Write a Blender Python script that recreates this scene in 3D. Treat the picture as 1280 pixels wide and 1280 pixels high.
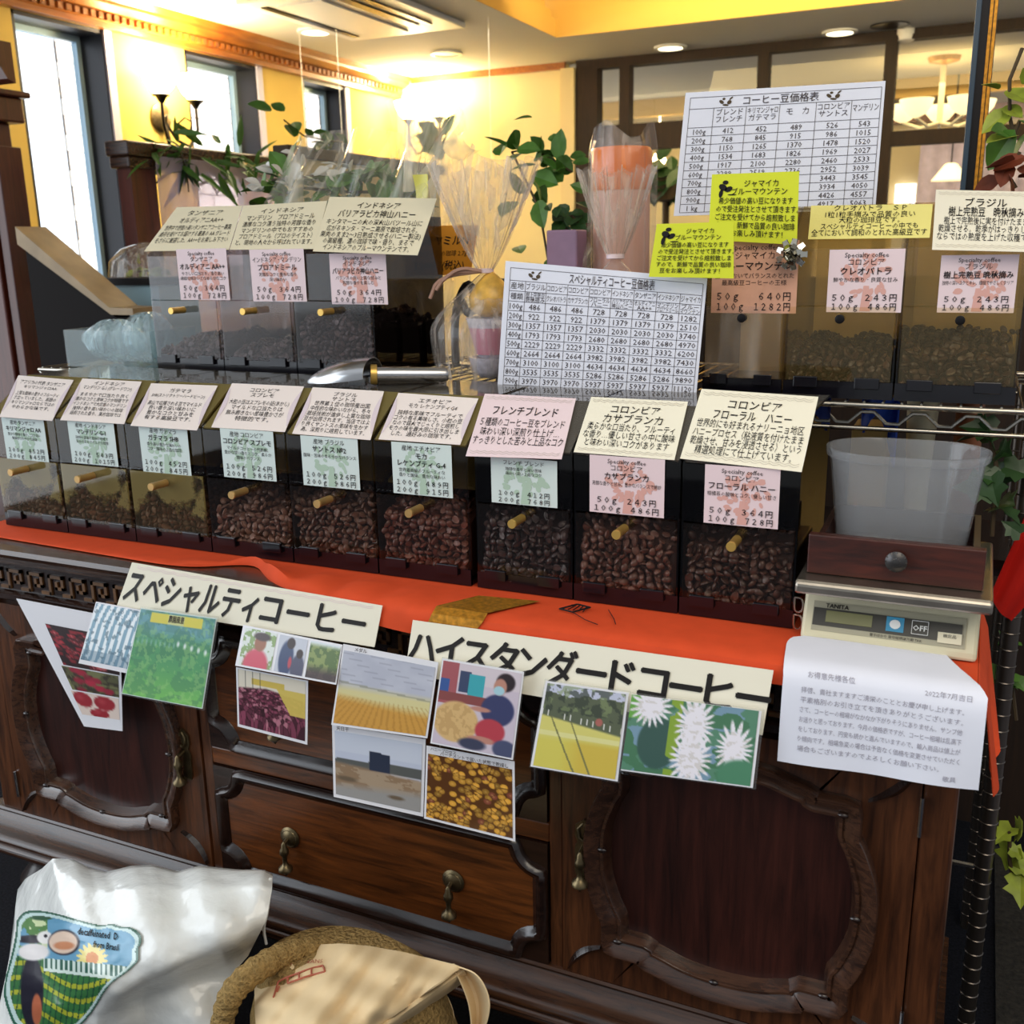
import bpy, math, random
import numpy as np
from mathutils import Vector

S = bpy.context.scene
COL = S.collection
for o in list(bpy.data.objects):
    bpy.data.objects.remove(o)
PI = math.pi
rng = np.random.default_rng(11)
rnd = random.Random(5)

# ------------------------------------------------------------------ camera
FPX = 1265.0
def _n(v):
    v = np.array(v, float); return v/np.linalg.norm(v)
_Z = -_n((90, 4860, FPX)); _X = _n((2840, 275, -FPX)); _X = _n(_X-_Z*np.dot(_X, _Z)); _Y = np.cross(_Z, _X)
ROT = np.stack([_X, _Y, _Z])
CAM = np.array([0.17506, -1.2006, 1.25985])
cd = bpy.data.cameras.new('camera'); cam = bpy.data.objects.new('camera', cd); COL.objects.link(cam)
from mathutils import Matrix
M = Matrix.Identity(4)
for i in range(3):
    M[i][0] = ROT[i, 0]; M[i][1] = -ROT[i, 1]; M[i][2] = -ROT[i, 2]; M[i][3] = CAM[i]
cam.matrix_world = M
cd.sensor_width = 36; cd.sensor_fit = 'HORIZONTAL'; cd.lens = FPX/1280*36
cd.clip_start = .02; cd.clip_end = 100
cd.dof.use_dof = True; cd.dof.focus_distance = 1.45; cd.dof.aperture_fstop = 9.0
S.camera = cam

# ------------------------------------------------------------------ world, large lights, exposure
S.view_settings.view_transform = 'Standard'
S.view_settings.look = 'None'
S.view_settings.exposure = 0.0
S.view_settings.gamma = 1.0
S.view_settings.use_curve_mapping = False
S.cycles.transparent_max_bounces = 32
S.cycles.max_bounces = 8
S.cycles.caustics_reflective = False
S.cycles.caustics_refractive = False
W = bpy.data.worlds.new('world'); S.world = W; W.use_nodes = True
bg = W.node_tree.nodes['Background']
# daylight: bright sky towards the street side (-x) and overhead, a dim shop interior everywhere else
_wt = W.node_tree; _tc = _wt.nodes.new('ShaderNodeTexCoord'); _sx = _wt.nodes.new('ShaderNodeSeparateXYZ'); _wt.links.new(_tc.outputs['Generated'], _sx.inputs[0])
_r1 = _wt.nodes.new('ShaderNodeMapRange'); _r1.interpolation_type = 'SMOOTHSTEP'; _r1.inputs[1].default_value = -.45; _r1.inputs[2].default_value = -.75; _r1.inputs[3].default_value = 0; _r1.inputs[4].default_value = 2.6
_r2 = _wt.nodes.new('ShaderNodeMapRange'); _r2.interpolation_type = 'SMOOTHSTEP'; _r2.inputs[1].default_value = .35; _r2.inputs[2].default_value = .8; _r2.inputs[3].default_value = .40; _r2.inputs[4].default_value = .7
_mx = _wt.nodes.new('ShaderNodeMath'); _mx.operation = 'MAXIMUM'
_wt.links.new(_sx.outputs[0], _r1.inputs[0]); _wt.links.new(_sx.outputs[2], _r2.inputs[0]); _wt.links.new(_r1.outputs[0], _mx.inputs[0]); _wt.links.new(_r2.outputs[0], _mx.inputs[1]); _wt.links.new(_mx.outputs[0], bg.inputs[1])
bg.inputs[0].default_value = (.88, .94, 1.0, 1)

def area(name, loc, target, sx, sy, power, col):
    l = bpy.data.lights.new(name, 'AREA'); l.shape = 'RECTANGLE'; l.size = sx; l.size_y = sy; l.energy = power; l.color = col
    o = bpy.data.objects.new(name, l); COL.objects.link(o); o.location = loc
    o.rotation_euler = (Vector(target)-Vector(loc)).to_track_quat('-Z', 'Y').to_euler()
    return o
def point(name, loc, power, col, r=.05):
    l = bpy.data.lights.new(name, 'POINT'); l.energy = power; l.color = col; l.shadow_soft_size = r
    o = bpy.data.objects.new(name, l); COL.objects.link(o); o.location = loc
    return o
WARM = (1.0, .80, .50)
area('shopfront_daylight', (-3.2, -2.6, 1.9), (-.7, 0, .8), 2.2, 2.0, 26, (.80, .90, 1.0))
area('ceiling_panel_light', (.6, -1.0, 2.45), (-.3, .2, .8), 1.4, 1.4, 20, (1.0, .88, .70))
_sl = bpy.data.lights.new('street_sun', 'SUN'); _sl.energy = 22; _sl.color = (1, .96, .9); _sl.angle = .01; _so = bpy.data.objects.new('street_sun', _sl); COL.objects.link(_so); _so.rotation_euler = Vector((-.5, -.25, -.6)).to_track_quat('-Z', 'Y').to_euler()
area('room_ceiling_light', (-2.6, 3.6, 2.44), (-2.6, 3.6, 0), 1.6, 2.0, 44, (1.0, .84, .56))
area('cove_light', (.3, 4.2, 2.56), (.3, 4.7, 2.95), 4.6, .5, 75, (1.0, .74, .32))
area('back_room_light', (-.8, 7.2, 2.35), (-.8, 7.4, 0), 3.0, 1.2, 42, (1.0, .76, .38))

# ------------------------------------------------------------------ pixel ray onto a plane of the place
def ray(u, v):
    return ROT@np.array([(u-640)/FPX, (v-640)/FPX, 1.0])
def onY(u, v, Y):
    r = ray(u, v); return CAM+(Y-CAM[1])/r[1]*r
def onZ(u, v, Z):
    r = ray(u, v); return CAM+(Z-CAM[2])/r[2]*r
def onX(u, v, X):
    r = ray(u, v); return CAM+(X-CAM[0])/r[0]*r
def onP(u, v, p, n):
    r = ray(u, v); p = np.array(p, float); n = np.array(n, float); return CAM+np.dot(p-CAM, n)/np.dot(r, n)*r

# ------------------------------------------------------------------ materials
def lin(c):
    if isinstance(c, str):
        c = [int(c[i:i+2], 16)/255 for i in (0, 2, 4)]
    return tuple((x/12.92 if x <= .04045 else ((x+.055)/1.055)**2.4) for x in c)
def newmat(name):
    m = bpy.data.materials.new(name); m.use_nodes = True
    nt = m.node_tree; b = nt.nodes['Principled BSDF']
    return m, nt, b
def mat(name, c, rough=.5, metal=0., spec=.5, coat=0., var=0., vscale=30., bump=0., emit=None, es=1., alpha=1.):
    m, nt, b = newmat(name); c = lin(c)
    b.inputs['Base Color'].default_value = (*c, 1); b.inputs['Roughness'].default_value = rough
    b.inputs['Metallic'].default_value = metal; b.inputs['Specular IOR Level'].default_value = spec
    b.inputs['Coat Weight'].default_value = coat; b.inputs['Alpha'].default_value = alpha
    if emit:
        b.inputs['Emission Color'].default_value = (*lin(emit), 1); b.inputs['Emission Strength'].default_value = es
    if var or bump:
        tc = nt.nodes.new('ShaderNodeTexCoord'); n = nt.nodes.new('ShaderNodeTexNoise'); n.inputs['Scale'].default_value = vscale
        n.inputs['Detail'].default_value = 5
        nt.links.new(tc.outputs['Object'], n.inputs['Vector'])
        if var:
            r = nt.nodes.new('ShaderNodeValToRGB')
            r.color_ramp.elements[0].position = .3; r.color_ramp.elements[1].position = .7
            r.color_ramp.elements[0].color = (*[x*(1-var) for x in c], 1); r.color_ramp.elements[1].color = (*[min(1, x*(1+var)) for x in c], 1)
            nt.links.new(n.outputs[0], r.inputs[0]); nt.links.new(r.outputs[0], b.inputs['Base Color'])
        if bump:
            bp = nt.nodes.new('ShaderNodeBump'); bp.inputs['Strength'].default_value = bump; bp.inputs['Distance'].default_value = .01
            nt.links.new(n.outputs[0], bp.inputs['Height']); nt.links.new(bp.outputs[0], b.inputs['Normal'])
    return m
def wood(name, c1, c2, axis='x', scale=9., rough=.32, coat=.25, stretch=12.):
    m, nt, b = newmat(name)
    tc = nt.nodes.new('ShaderNodeTexCoord'); mp = nt.nodes.new('ShaderNodeMapping')
    sc = {'x': (1, stretch, stretch), 'z': (stretch, stretch, 1), 'y': (stretch, 1, stretch)}[axis]
    mp.inputs['Scale'].default_value = sc
    n = nt.nodes.new('ShaderNodeTexNoise'); n.inputs['Scale'].default_value = scale; n.inputs['Detail'].default_value = 8; n.inputs['Roughness'].default_value = .65; n.inputs['Distortion'].default_value = .6
    n2 = nt.nodes.new('ShaderNodeTexNoise'); n2.inputs['Scale'].default_value = 3.; n2.inputs['Detail'].default_value = 2
    r = nt.nodes.new('ShaderNodeValToRGB')
    r.color_ramp.elements[0].position = .32; r.color_ramp.elements[1].position = .68
    r.color_ramp.elements[0].color = (*lin(c1), 1); r.color_ramp.elements[1].color = (*lin(c2), 1)
    mx = nt.nodes.new('ShaderNodeMix'); mx.data_type = 'RGBA'; mx.blend_type = 'MULTIPLY'; mx.inputs[0].default_value = .5
    r2 = nt.nodes.new('ShaderNodeValToRGB'); r2.color_ramp.elements[0].position = .35; r2.color_ramp.elements[1].position = .6
    r2.color_ramp.elements[0].color = (.45, .4, .38, 1); r2.color_ramp.elements[1].color = (1, 1, 1, 1)
    L = nt.links.new
    L(tc.outputs['Object'], mp.inputs[0]); L(mp.outputs[0], n.inputs['Vector']); L(tc.outputs['Object'], n2.inputs['Vector'])
    L(n.outputs[0], r.inputs[0]); L(n2.outputs[0], r2.inputs[0]); L(r.outputs[0], mx.inputs[6]); L(r2.outputs[0], mx.inputs[7])
    L(mx.outputs[2], b.inputs['Base Color'])
    b.inputs['Roughness'].default_value = rough; b.inputs['Coat Weight'].default_value = coat; b.inputs['Coat Roughness'].default_value = .2
    bp = nt.nodes.new('ShaderNodeBump'); bp.inputs['Strength'].default_value = .12; bp.inputs['Distance'].default_value = .004
    L(n.outputs[0], bp.inputs['Height']); L(bp.outputs[0], b.inputs['Normal'])
    return m
def clear(name, tint=(1, 1, 1), haze=0., hazecol='ffffff', gloss=.9, rough=.04, dust=None, dustcol='8a7a50', dscale=14., damt=.6, streak=0.):
    """clear or smoky plastic sheet: tinted see-through + fresnel gloss + a thin film of haze or dust"""
    m = bpy.data.materials.new(name); m.use_nodes = True; nt = m.node_tree; nt.nodes.clear()
    L = nt.links.new; N = nt.nodes.new
    out = N('ShaderNodeOutputMaterial'); tr = N('ShaderNodeBsdfTransparent'); tr.inputs[0].default_value = (*tint, 1)
    gl = N('ShaderNodeBsdfGlossy'); gl.inputs['Roughness'].default_value = rough; gl.inputs[0].default_value = (gloss, gloss, gloss, 1)
    fr = N('ShaderNodeFresnel'); fr.inputs[0].default_value = 1.45
    cur = tr
    def film(cur, col, fac):
        df = N('ShaderNodeBsdfDiffuse'); df.inputs[0].default_value = (*lin(col), 1)
        tl = N('ShaderNodeBsdfTranslucent'); tl.inputs[0].default_value = (*lin(col), 1)
        ad = N('ShaderNodeMixShader'); ad.inputs[0].default_value = .4; L(df.outputs[0], ad.inputs[1]); L(tl.outputs[0], ad.inputs[2])
        mx = N('ShaderNodeMixShader')
        if isinstance(fac, float): mx.inputs[0].default_value = fac
        else: L(fac, mx.inputs[0])
        L(cur.outputs[0], mx.inputs[1]); L(ad.outputs[0], mx.inputs[2]); return mx
    if haze and not streak: cur = film(cur, hazecol, float(haze))
    if streak:
        tc = N('ShaderNodeTexCoord'); mp = N('ShaderNodeMapping'); mp.inputs['Scale'].default_value = (1, 1, .12)
        ns = N('ShaderNodeTexNoise'); ns.inputs['Scale'].default_value = streak; ns.inputs['Detail'].default_value = 3
        rp = N('ShaderNodeMapRange'); rp.inputs[1].default_value = .45; rp.inputs[2].default_value = .75; rp.inputs[3].default_value = haze*.4; rp.inputs[4].default_value = min(.9, haze*2.6)
        L(tc.outputs['Object'], mp.inputs[0]); L(mp.outputs[0], ns.inputs['Vector']); L(ns.outputs[0], rp.inputs[0]); cur = film(cur, hazecol, rp.outputs[0])
    if dust is not None:
        sx = N('ShaderNodeSeparateXYZ'); tc = N('ShaderNodeTexCoord'); ns = N('ShaderNodeTexNoise'); ns.inputs['Scale'].default_value = dscale; ns.inputs['Detail'].default_value = 6; ns.inputs['Roughness'].default_value = .6
        rp = N('ShaderNodeMapRange'); rp.inputs[1].default_value = dust-.025; rp.inputs[2].default_value = dust+.025; rp.inputs[3].default_value = .02; rp.inputs[4].default_value = damt
        ma = N('ShaderNodeMath'); ma.operation = 'MULTIPLY_ADD'; ma.inputs[1].default_value = 3.4; mb_ = N('ShaderNodeMath'); mb_.operation = 'ADD'; mb_.inputs[1].default_value = -.078*3.4
        L(tc.outputs['Object'], ns.inputs['Vector']); L(tc.outputs['Object'], sx.inputs[0]); L(sx.outputs[2], ma.inputs[0]); L(ns.outputs[0], ma.inputs[2]); L(ma.outputs[0], mb_.inputs[0])
        L(mb_.outputs[0], rp.inputs[0]); cur = film(cur, dustcol, rp.outputs[0])
    # a sheet reflects on its outer face only; the ray leaving through the far face is not bent again
    ge = N('ShaderNodeNewGeometry'); om = N('ShaderNodeMath'); om.operation = 'SUBTRACT'; om.inputs[0].default_value = 1; L(ge.outputs['Backfacing'], om.inputs[1])
    fm = N('ShaderNodeMath'); fm.operation = 'MULTIPLY'; L(fr.outputs[0], fm.inputs[0]); L(om.outputs[0], fm.inputs[1])
    mx = N('ShaderNodeMixShader'); L(fm.outputs[0], mx.inputs[0]); L(cur.outputs[0], mx.inputs[1]); L(gl.outputs[0], mx.inputs[2])
    L(mx.outputs[0], out.inputs[0])
    return m
def vcol(name, rough=.4, coat=0., spec=.5):
    m, nt, b = newmat(name); a = nt.nodes.new('ShaderNodeVertexColor'); a.layer_name = 'Col'
    nt.links.new(a.outputs[0], b.inputs['Base Color']); b.inputs['Roughness'].default_value = rough; b.inputs['Coat Weight'].default_value = coat
    b.inputs['Coat Roughness'].default_value = .08; b.inputs['Specular IOR Level'].default_value = spec
    return m

MT = {}
MT['wood_x'] = wood('dark_oak_horizontal', '3a2010', '85491f', 'x', 7, .3)
MT['wood_z'] = wood('dark_oak_vertical', '2e1a10', '6c3f24', 'z', 7, .3)
MT['wood_dark'] = wood('black_stained_oak', '140c0a', '35211a', 'x', 8, .22, .5)
MT['wood_mould'] = wood('polished_oak_moulding', '2a1912', '52331f', 'x', 10, .26, .4)
MT['door_mould'] = wood('lacquered_door_moulding', '2c1c16', '5c3d2c', 'x', 10, .2, .9)
MT['wood_door'] = wood('walnut_panel', '220f0b', '46221a', 'z', 5, .35)
MT['carve'] = mat('carved_oak', '6a4726', .4, var=.3)
MT['red_wood'] = wood('red_brown_panel', '4a1d12', '6d2f1f', 'z', 4, .35)
MT['cornice'] = wood('orange_oak_cornice', '8a4a1c', 'b4702c', 'y', 5, .3)
MT['dark_frame'] = wood('dark_partition_wood', '1e1008', '34200f', 'z', 5, .7, 0.)
MT['brass_old'] = mat('aged_brass', '6d5f45', .35, .9, var=.3, vscale=60)
MT['brass'] = mat('brushed_brass', 'd8b05c', .3, .6)
MT['knobwood'] = mat('pale_brass_knob', 'c79f62', .35, .55, var=.15)
MT['steel'] = mat('stainless_steel', 'c8c8ca', .22, 1.)
MT['chrome'] = mat('chrome_wire', 'b9b4aa', .25, 1.)
MT['paper'] = mat('white_paper', 'f1ece8', .7, spec=.2)
MT['paper_blue'] = mat('cool_white_paper', 'e6e8f4', .7, spec=.2, var=.03, vscale=12)
MT['cream'] = mat('cream_paper', 'ece2c4', .6, spec=.3)
MT['cream2'] = mat('pale_cream_paper', 'f2ecd8', .6, spec=.3)
MT['pinkp'] = mat('pale_pink_paper', 'ecd6da', .6, spec=.3)
MT['pinkd'] = mat('salmon_paper', 'd9a48a', .6, spec=.3, var=.12, vscale=20)
MT['greenp'] = mat('pale_mint_paper', 'd8e6e2', .6, spec=.3)
MT['yellowp'] = mat('yellow_green_paper', 'dbe236', .6, spec=.3)
MT['yellow2'] = mat('soft_yellow_paper', 'efe48a', .6, spec=.3)
MT['orangep'] = mat('orange_paper', 'e2962a', .6, spec=.3)
MT['ink'] = mat('black_ink', '1d1a1c', .6, spec=.2)
MT['ink2'] = mat('grey_ink', '4a4244', .6, spec=.2)
MT['ink3'] = mat('pale_grey_ink', 'a09ca8', .6, spec=.2)
MT['inkbig'] = mat('poster_ink', '201c1a', .5, spec=.3)
MT['rust'] = mat('rust_ink', 'd98c74', .6, spec=.2)
MT['pinkink'] = mat('pink_tree_ink', 'deaaa0', .6, spec=.2)
MT['greenink'] = mat('green_tree_ink', 'b4ccb8', .6, spec=.2)
MT['wave'] = mat('grey_wave_ink', 'c4bcb0', .6, spec=.2)
MT['mauve'] = mat('pale_mauve_ink', 'dccdd4', .6, spec=.2)
MT['print'] = vcol('photo_print', .35, .35)
MT['bean'] = vcol('roasted_bean', .36)
MT['sackprint'] = vcol('sack_print', .3, .4)
MT['lam'] = clear('laminate_film', (.97, .98, .98), .05, 'ffffff', .9, .05)
MT['smoke'] = clear('smoky_acrylic', (.80, .77, .73), 0., rough=.03)
MT['smoke_dust'] = clear('dusty_smoky_acrylic', (.86, .82, .74), .05, '9a8a70', dust=.5, dustcol='a4955f', damt=.6)
MT['smoke_grey'] = clear('grey_smoky_acrylic', (.86, .85, .86), .05, 'a9a7a8', rough=.06)
MT['smoke_amber'] = clear('amber_acrylic', (.95, .91, .80), .05, 'd8c48a', rough=.05)
MT['smoke_clean'] = clear('clean_smoky_acrylic', (.92, .90, .88), .012, '9a8a80', rough=.02)
MT['smoke_dark'] = clear('dark_smoky_acrylic', (.42, .40, .40), 0., rough=.03)
MT['lidplate'] = clear('grey_clear_lid', (.55, .53, .50), .30, 'b0aaa0', rough=.05)
MT['blackplastic'] = mat('black_acrylic', '0f0d14', .18, spec=.6)
MT['cello'] = clear('cellophane', (.97, .96, .95), .24, 'f4ece4', rough=.08, streak=60.)
MT['vinyl'] = clear('clear_vinyl', (.97, .97, .95), .24, 'fffaea', rough=.1, streak=25.)
MT['frost'] = clear('frosted_bag', (.97, .95, .93), .11, 'f0e6dc', rough=.15, streak=30.)
MT['tubplastic'] = clear('translucent_tub', (.90, .91, .92), .21, 'e4e6ea', rough=.12)
MT['amber_back'] = clear('amber_back_sheet', (.92, .86, .72), .62, 'dcc890', rough=.1)
MT['film'] = clear('lilac_vinyl_film', (.92, .9, .96), .5, 'e6dcf0', rough=.12)
MT['clearbox'] = clear('clear_acrylic_box', (.88, .93, .94), .10, 'd6e4e8', rough=.04)
MT['bluebag'] = clear('bluish_bag_film', (.93, .97, .98), .34, 'cfe6ee', rough=.1, streak=40.)
MT['glass'] = clear('window_glass', (.97, .98, 1.), 0., rough=.01)
MT['cloth'] = mat('orange_cloth', 'd84e28', .75, spec=.2, var=.05, vscale=40)
MT['redcloth'] = mat('red_cloth', 'c42016', .75, spec=.2)
MT['gold'] = mat('gold_leaf_print', 'c98a2a', .35, .6, var=.35, vscale=150)
MT['leaf'] = mat('green_leaf', '4f7a2c', .45, var=.3, vscale=25)
MT['leaf_dark'] = mat('dark_ivy_leaf', '2c4a22', .4, var=.3, vscale=25)
MT['leaf_light'] = mat('variegated_leaf', '9aa838', .45, var=.35, vscale=30)
MT['leaf_red'] = mat('red_brown_leaf', '7a3a24', .5, var=.3, vscale=25)
MT['stem'] = mat('brown_stem', '4a3a22', .7)
MT['sack'] = mat('white_plastic_sack', 'e9eae6', .16, spec=.6, var=.05, vscale=9, bump=.9)
MT['burlap'] = mat('burlap', 'ab8d5a', .9, spec=.1, var=.35, vscale=220, bump=1.0)
MT['kraft'] = mat('kraft_paper', 'e3c89c', .7, spec=.2, var=.08, vscale=8, bump=.5)
MT['redink'] = mat('faded_red_ink', 'b0604a', .7)
MT['beige'] = mat('beige_plastic', 'd8d0b0', .45, spec=.4)
MT['panelgrey'] = mat('dark_panel', '3c3a34', .35)
MT['panelbeige'] = mat('panel_strip', 'a8a28a', .4)
MT['lcd'] = mat('lcd_olive', '7c7a52', .25)
MT['blue'] = mat('blue_button', '3a92b8', .4)
MT['white'] = mat('white_plastic', 'eeeeea', .4)
MT['iron'] = mat('dark_iron', '1c1a1c', .35, .6)

# ------------------------------------------------------------------ mesh helpers
class MB:
    def __init__(s): s.v = []; s.f = []; s.c = None; s.mi = None
    def add(s, vs, fs):
        k = len(s.v); s.v += [tuple(map(float, p)) for p in vs]; s.f += [tuple(i+k for i in f) for f in fs]; return s
    def box(s, x0, x1, y0, y1, z0, z1):
        return s.add([(x0, y0, z0), (x1, y0, z0), (x1, y1, z0), (x0, y1, z0), (x0, y0, z1), (x1, y0, z1), (x1, y1, z1), (x0, y1, z1)],
                     [(0, 3, 2, 1), (4, 5, 6, 7), (0, 1, 5, 4), (1, 2, 6, 5), (2, 3, 7, 6), (3, 0, 4, 7)])
    def hexa(s, b4, t4):
        return s.add(list(b4)+list(t4), [(0, 3, 2, 1), (4, 5, 6, 7), (0, 1, 5, 4), (1, 2, 6, 5), (2, 3, 7, 6), (3, 0, 4, 7)])
    def plate(s, q, th):
        """thin slab from a quad, thickened away from the camera"""
        q = [np.array(p, float) for p in q]; n = np.cross(q[1]-q[0], q[3]-q[0]); n /= np.linalg.norm(n)
        if np.dot(n, CAM-q[0]) < 0: n = -n
        return s.hexa([p-n*th for p in q], q)
    def prismx(s, prof, x0, x1):
        """profile of (y, z) points swept along x"""
        n = len(prof); vs = [(x0, y, z) for y, z in prof]+[(x1, y, z) for y, z in prof]
        fs = [tuple(range(n))[::-1], tuple(range(n, 2*n))]+[(i, (i+1) % n, n+(i+1) % n, n+i) for i in range(n)]
        return s.add(vs, fs)
    def prismy(s, prof, y0, y1):
        n = len(prof); vs = [(x, y0, z) for x, z in prof]+[(x, y1, z) for x, z in prof]
        fs = [tuple(range(n)), tuple(range(n, 2*n))[::-1]]+[(i, n+i, n+(i+1) % n, (i+1) % n) for i in range(n)]
        return s.add(vs, fs)
    def prismz(s, prof, z0, z1):
        n = len(prof); vs = [(x, y, z0) for x, y in prof]+[(x, y, z1) for x, y in prof]
        fs = [tuple(range(n))[::-1], tuple(range(n, 2*n))]+[(i, (i+1) % n, n+(i+1) % n, n+i) for i in range(n)]
        return s.add(vs, fs)
    def tube(s, pts, r, n=8, cap=True):
        pts = [np.array(p, float) for p in pts]; rs = r if hasattr(r, '__len__') else [r]*len(pts)
        vs = []; prev = None
        for i, p in enumerate(pts):
            t = pts[min(i+1, len(pts)-1)]-pts[max(i-1, 0)]; t /= (np.linalg.norm(t)+1e-12)
            if prev is None:
                a = np.array((0, 0, 1.)) if abs(t[2]) < .9 else np.array((1., 0, 0))
            else: a = prev
            u = a-t*np.dot(a, t); u /= np.linalg.norm(u); w = np.cross(t, u); prev = u
            for k in range(n):
                an = 2*PI*k/n; vs.append(p+rs[i]*(math.cos(an)*u+math.sin(an)*w))
        fs = []
        for i in range(len(pts)-1):
            for k in range(n):
                a = i*n+k; b = i*n+(k+1) % n; fs.append((a, b, b+n, a+n))
        if cap: fs += [tuple(range(n))[::-1], tuple(range((len(pts)-1)*n, len(pts)*n))]
        return s.add(vs, fs)
    def lathe(s, prof, c, axis=(0, 0, 1), n=20, sx=1., sy=1.):
        """profile of (r, h) turned round an axis through c"""
        ax = np.array(axis, float); ax /= np.linalg.norm(ax)
        a = np.array((1., 0, 0)) if abs(ax[0]) < .9 else np.array((0, 1., 0))
        u = a-ax*np.dot(a, ax); u /= np.linalg.norm(u); w = np.cross(ax, u); c = np.array(c, float)
        vs = []; fs = []
        for r, h in prof:
            for k in range(n):
                an = 2*PI*k/n; vs.append(c+ax*h+r*(sx*math.cos(an)*u+sy*math.sin(an)*w))
        for i in range(len(prof)-1):
            for k in range(n):
                p = i*n+k; q = i*n+(k+1) % n; fs.append((p, q, q+n, p+n))
        fs += [tuple(range(n))[::-1], tuple(range((len(prof)-1)*n, len(prof)*n))]
        return s.add(vs, fs)
    def grid(s, fn, nu, nv):
        vs = [fn(i/nu, j/nv) for j in range(nv+1) for i in range(nu+1)]
        fs = [(j*(nu+1)+i, j*(nu+1)+i+1, (j+1)*(nu+1)+i+1, (j+1)*(nu+1)+i) for j in range(nv) for i in range(nu)]
        return s.add(vs, fs)
    def sheet(s, fn, nu, nv, th):
        """grid with a thickness th: closed thin solid"""
        P = np.array([[fn(i/nu, j/nv) for i in range(nu+1)] for j in range(nv+1)], float)
        du = np.gradient(P, axis=1); dv = np.gradient(P, axis=0); N = np.cross(du, dv); N /= (np.linalg.norm(N, axis=2, keepdims=True)+1e-12)
        A = P.reshape(-1, 3); B = (P-N*th).reshape(-1, 3); n = len(A); w = nu+1
        fs = []
        for j in range(nv):
            for i in range(nu):
                a = j*w+i; fs.append((a, a+1, a+1+w, a+w)); fs.append((n+a, n+a+w, n+a+1+w, n+a+1))
        for i in range(nu):
            fs.append((i, n+i, n+i+1, i+1)); a = nv*w+i; fs.append((a, a+1, n+a+1, n+a))
        for j in range(nv):
            a = j*w; fs.append((a, a+w, n+a+w, n+a)); a = j*w+nu; fs.append((a, n+a, n+a+w, a+w))
        return s.add(list(A)+list(B), fs)

def worldloc(o):
    v = Vector((0, 0, 0))
    while o is not None:
        v += o.location; o = o.parent
    return v
def obj(name, mb, m, parent=None, smooth=False, label=None, bevel=0., cols=None, loc=None):
    me = bpy.data.meshes.new(name)
    org = worldloc(parent) if parent is not None else (Vector(loc) if loc is not None else Vector((0, 0, 0)))
    V = np.array(mb.v, np.float32)-np.array(org, np.float32)
    me.from_pydata(V.tolist(), [], mb.f); me.update()
    if cols is not None:
        at = me.color_attributes.new('Col', 'FLOAT_COLOR', 'POINT')
        at.data.foreach_set('color', np.concatenate([cols, np.ones((len(cols), 1))], 1).astype(np.float32).ravel())
    me.materials.append(MT[m] if isinstance(m, str) else m)
    if smooth:
        me.polygons.foreach_set('use_smooth', [True]*len(me.polygons))
        try: me.set_sharp_from_angle(angle=math.radians(48))
        except Exception: pass
    o = bpy.data.objects.new(name, me); COL.objects.link(o)
    if parent is not None: o.parent = parent
    elif loc is not None: o.location = loc
    if label: o['label'] = label
    if bevel:
        b = o.modifiers.new('bevel', 'BEVEL'); b.width = bevel; b.segments = 2; b.limit_method = 'ANGLE'; b.angle_limit = math.radians(40)
    return o
def tag(o, label, cat, group=None, kind=None):
    o['label'] = label; o['category'] = cat
    if group: o['group'] = group
    if kind: o['kind'] = kind
    return o
def thing(name, label, cat, loc, group=None):
    o = bpy.data.objects.new(name, None); COL.objects.link(o); o.location = tuple(map(float, loc)); o.empty_display_size = .05
    return tag(o, label, cat, group)
def struct(name, mb, m, parent=None, smooth=False, bevel=0.):
    o = obj(name, mb, m, parent, smooth, bevel=bevel)
    if parent is None: o['kind'] = 'structure'
    return o

# ------------------------------------------------------------------ lettering
_TC = {}
def glyphs(txt, bold=0.):
    k = (txt, bold)
    if k not in _TC:
        cu = bpy.data.curves.new('lettering_source', 'FONT'); cu.body = txt; cu.resolution_u = 1; cu.offset = bold; cu.size = 1
        o = bpy.data.objects.new('lettering_source', cu)
        me = o.to_mesh()
        V = np.empty(len(me.vertices)*3, np.float32); me.vertices.foreach_get('co', V); V = V.reshape(-1, 3)[:, :2].copy()
        F = [tuple(p.vertices) for p in me.polygons]
        o.to_mesh_clear(); bpy.data.objects.remove(o); bpy.data.curves.remove(cu)
        _TC[k] = (V, F)
    return _TC[k]
def bil(q):
    q = [np.array(p, float) for p in q]
    n = np.cross(q[1]-q[0], q[3]-q[0]); n /= np.linalg.norm(n)
    if np.dot(n, CAM-q[0]) < 0: n = -n
    def f(s, t, off=0.):
        return (q[0]*(1-s)+q[1]*s)*(1-t)+(q[3]*(1-s)+q[2]*s)*t+n*off
    f.W = np.linalg.norm(q[1]-q[0]); f.H = np.linalg.norm(q[3]-q[0]); return f
def put_text(mb, f, txt, s, t, h, maxw=.94, align='c', bold=0., off=.0007, squash=1., narrow=1.):
    """h: letter height as a share of the card height; (s, t): centre of the line, 0..1 from the top left"""
    V, F = glyphs(txt)
    if len(V) == 0: return
    x0, x1 = V[:, 0].min(), V[:, 0].max()
    k = h*f.H/.78*narrow
    if (x1-x0)*k > maxw*f.W: k = maxw*f.W/(x1-x0)
    kx = k/f.W; ky = h/.78*squash
    sx = s-(x0+x1)/2*kx if align == 'c' else (s-x0*kx if align == 'l' else s-x1*kx)
    sh = [(0, 0)] if not bold else [(-bold, 0), (bold, 0), (0, bold*.8), (0, -bold*.8)]
    for n_, (dx, dy) in enumerate(sh): mb.add([f(sx+(x+dx)*kx, t-(y+dy-.36)*ky, off+.00008*n_) for x, y in V], F)
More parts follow.
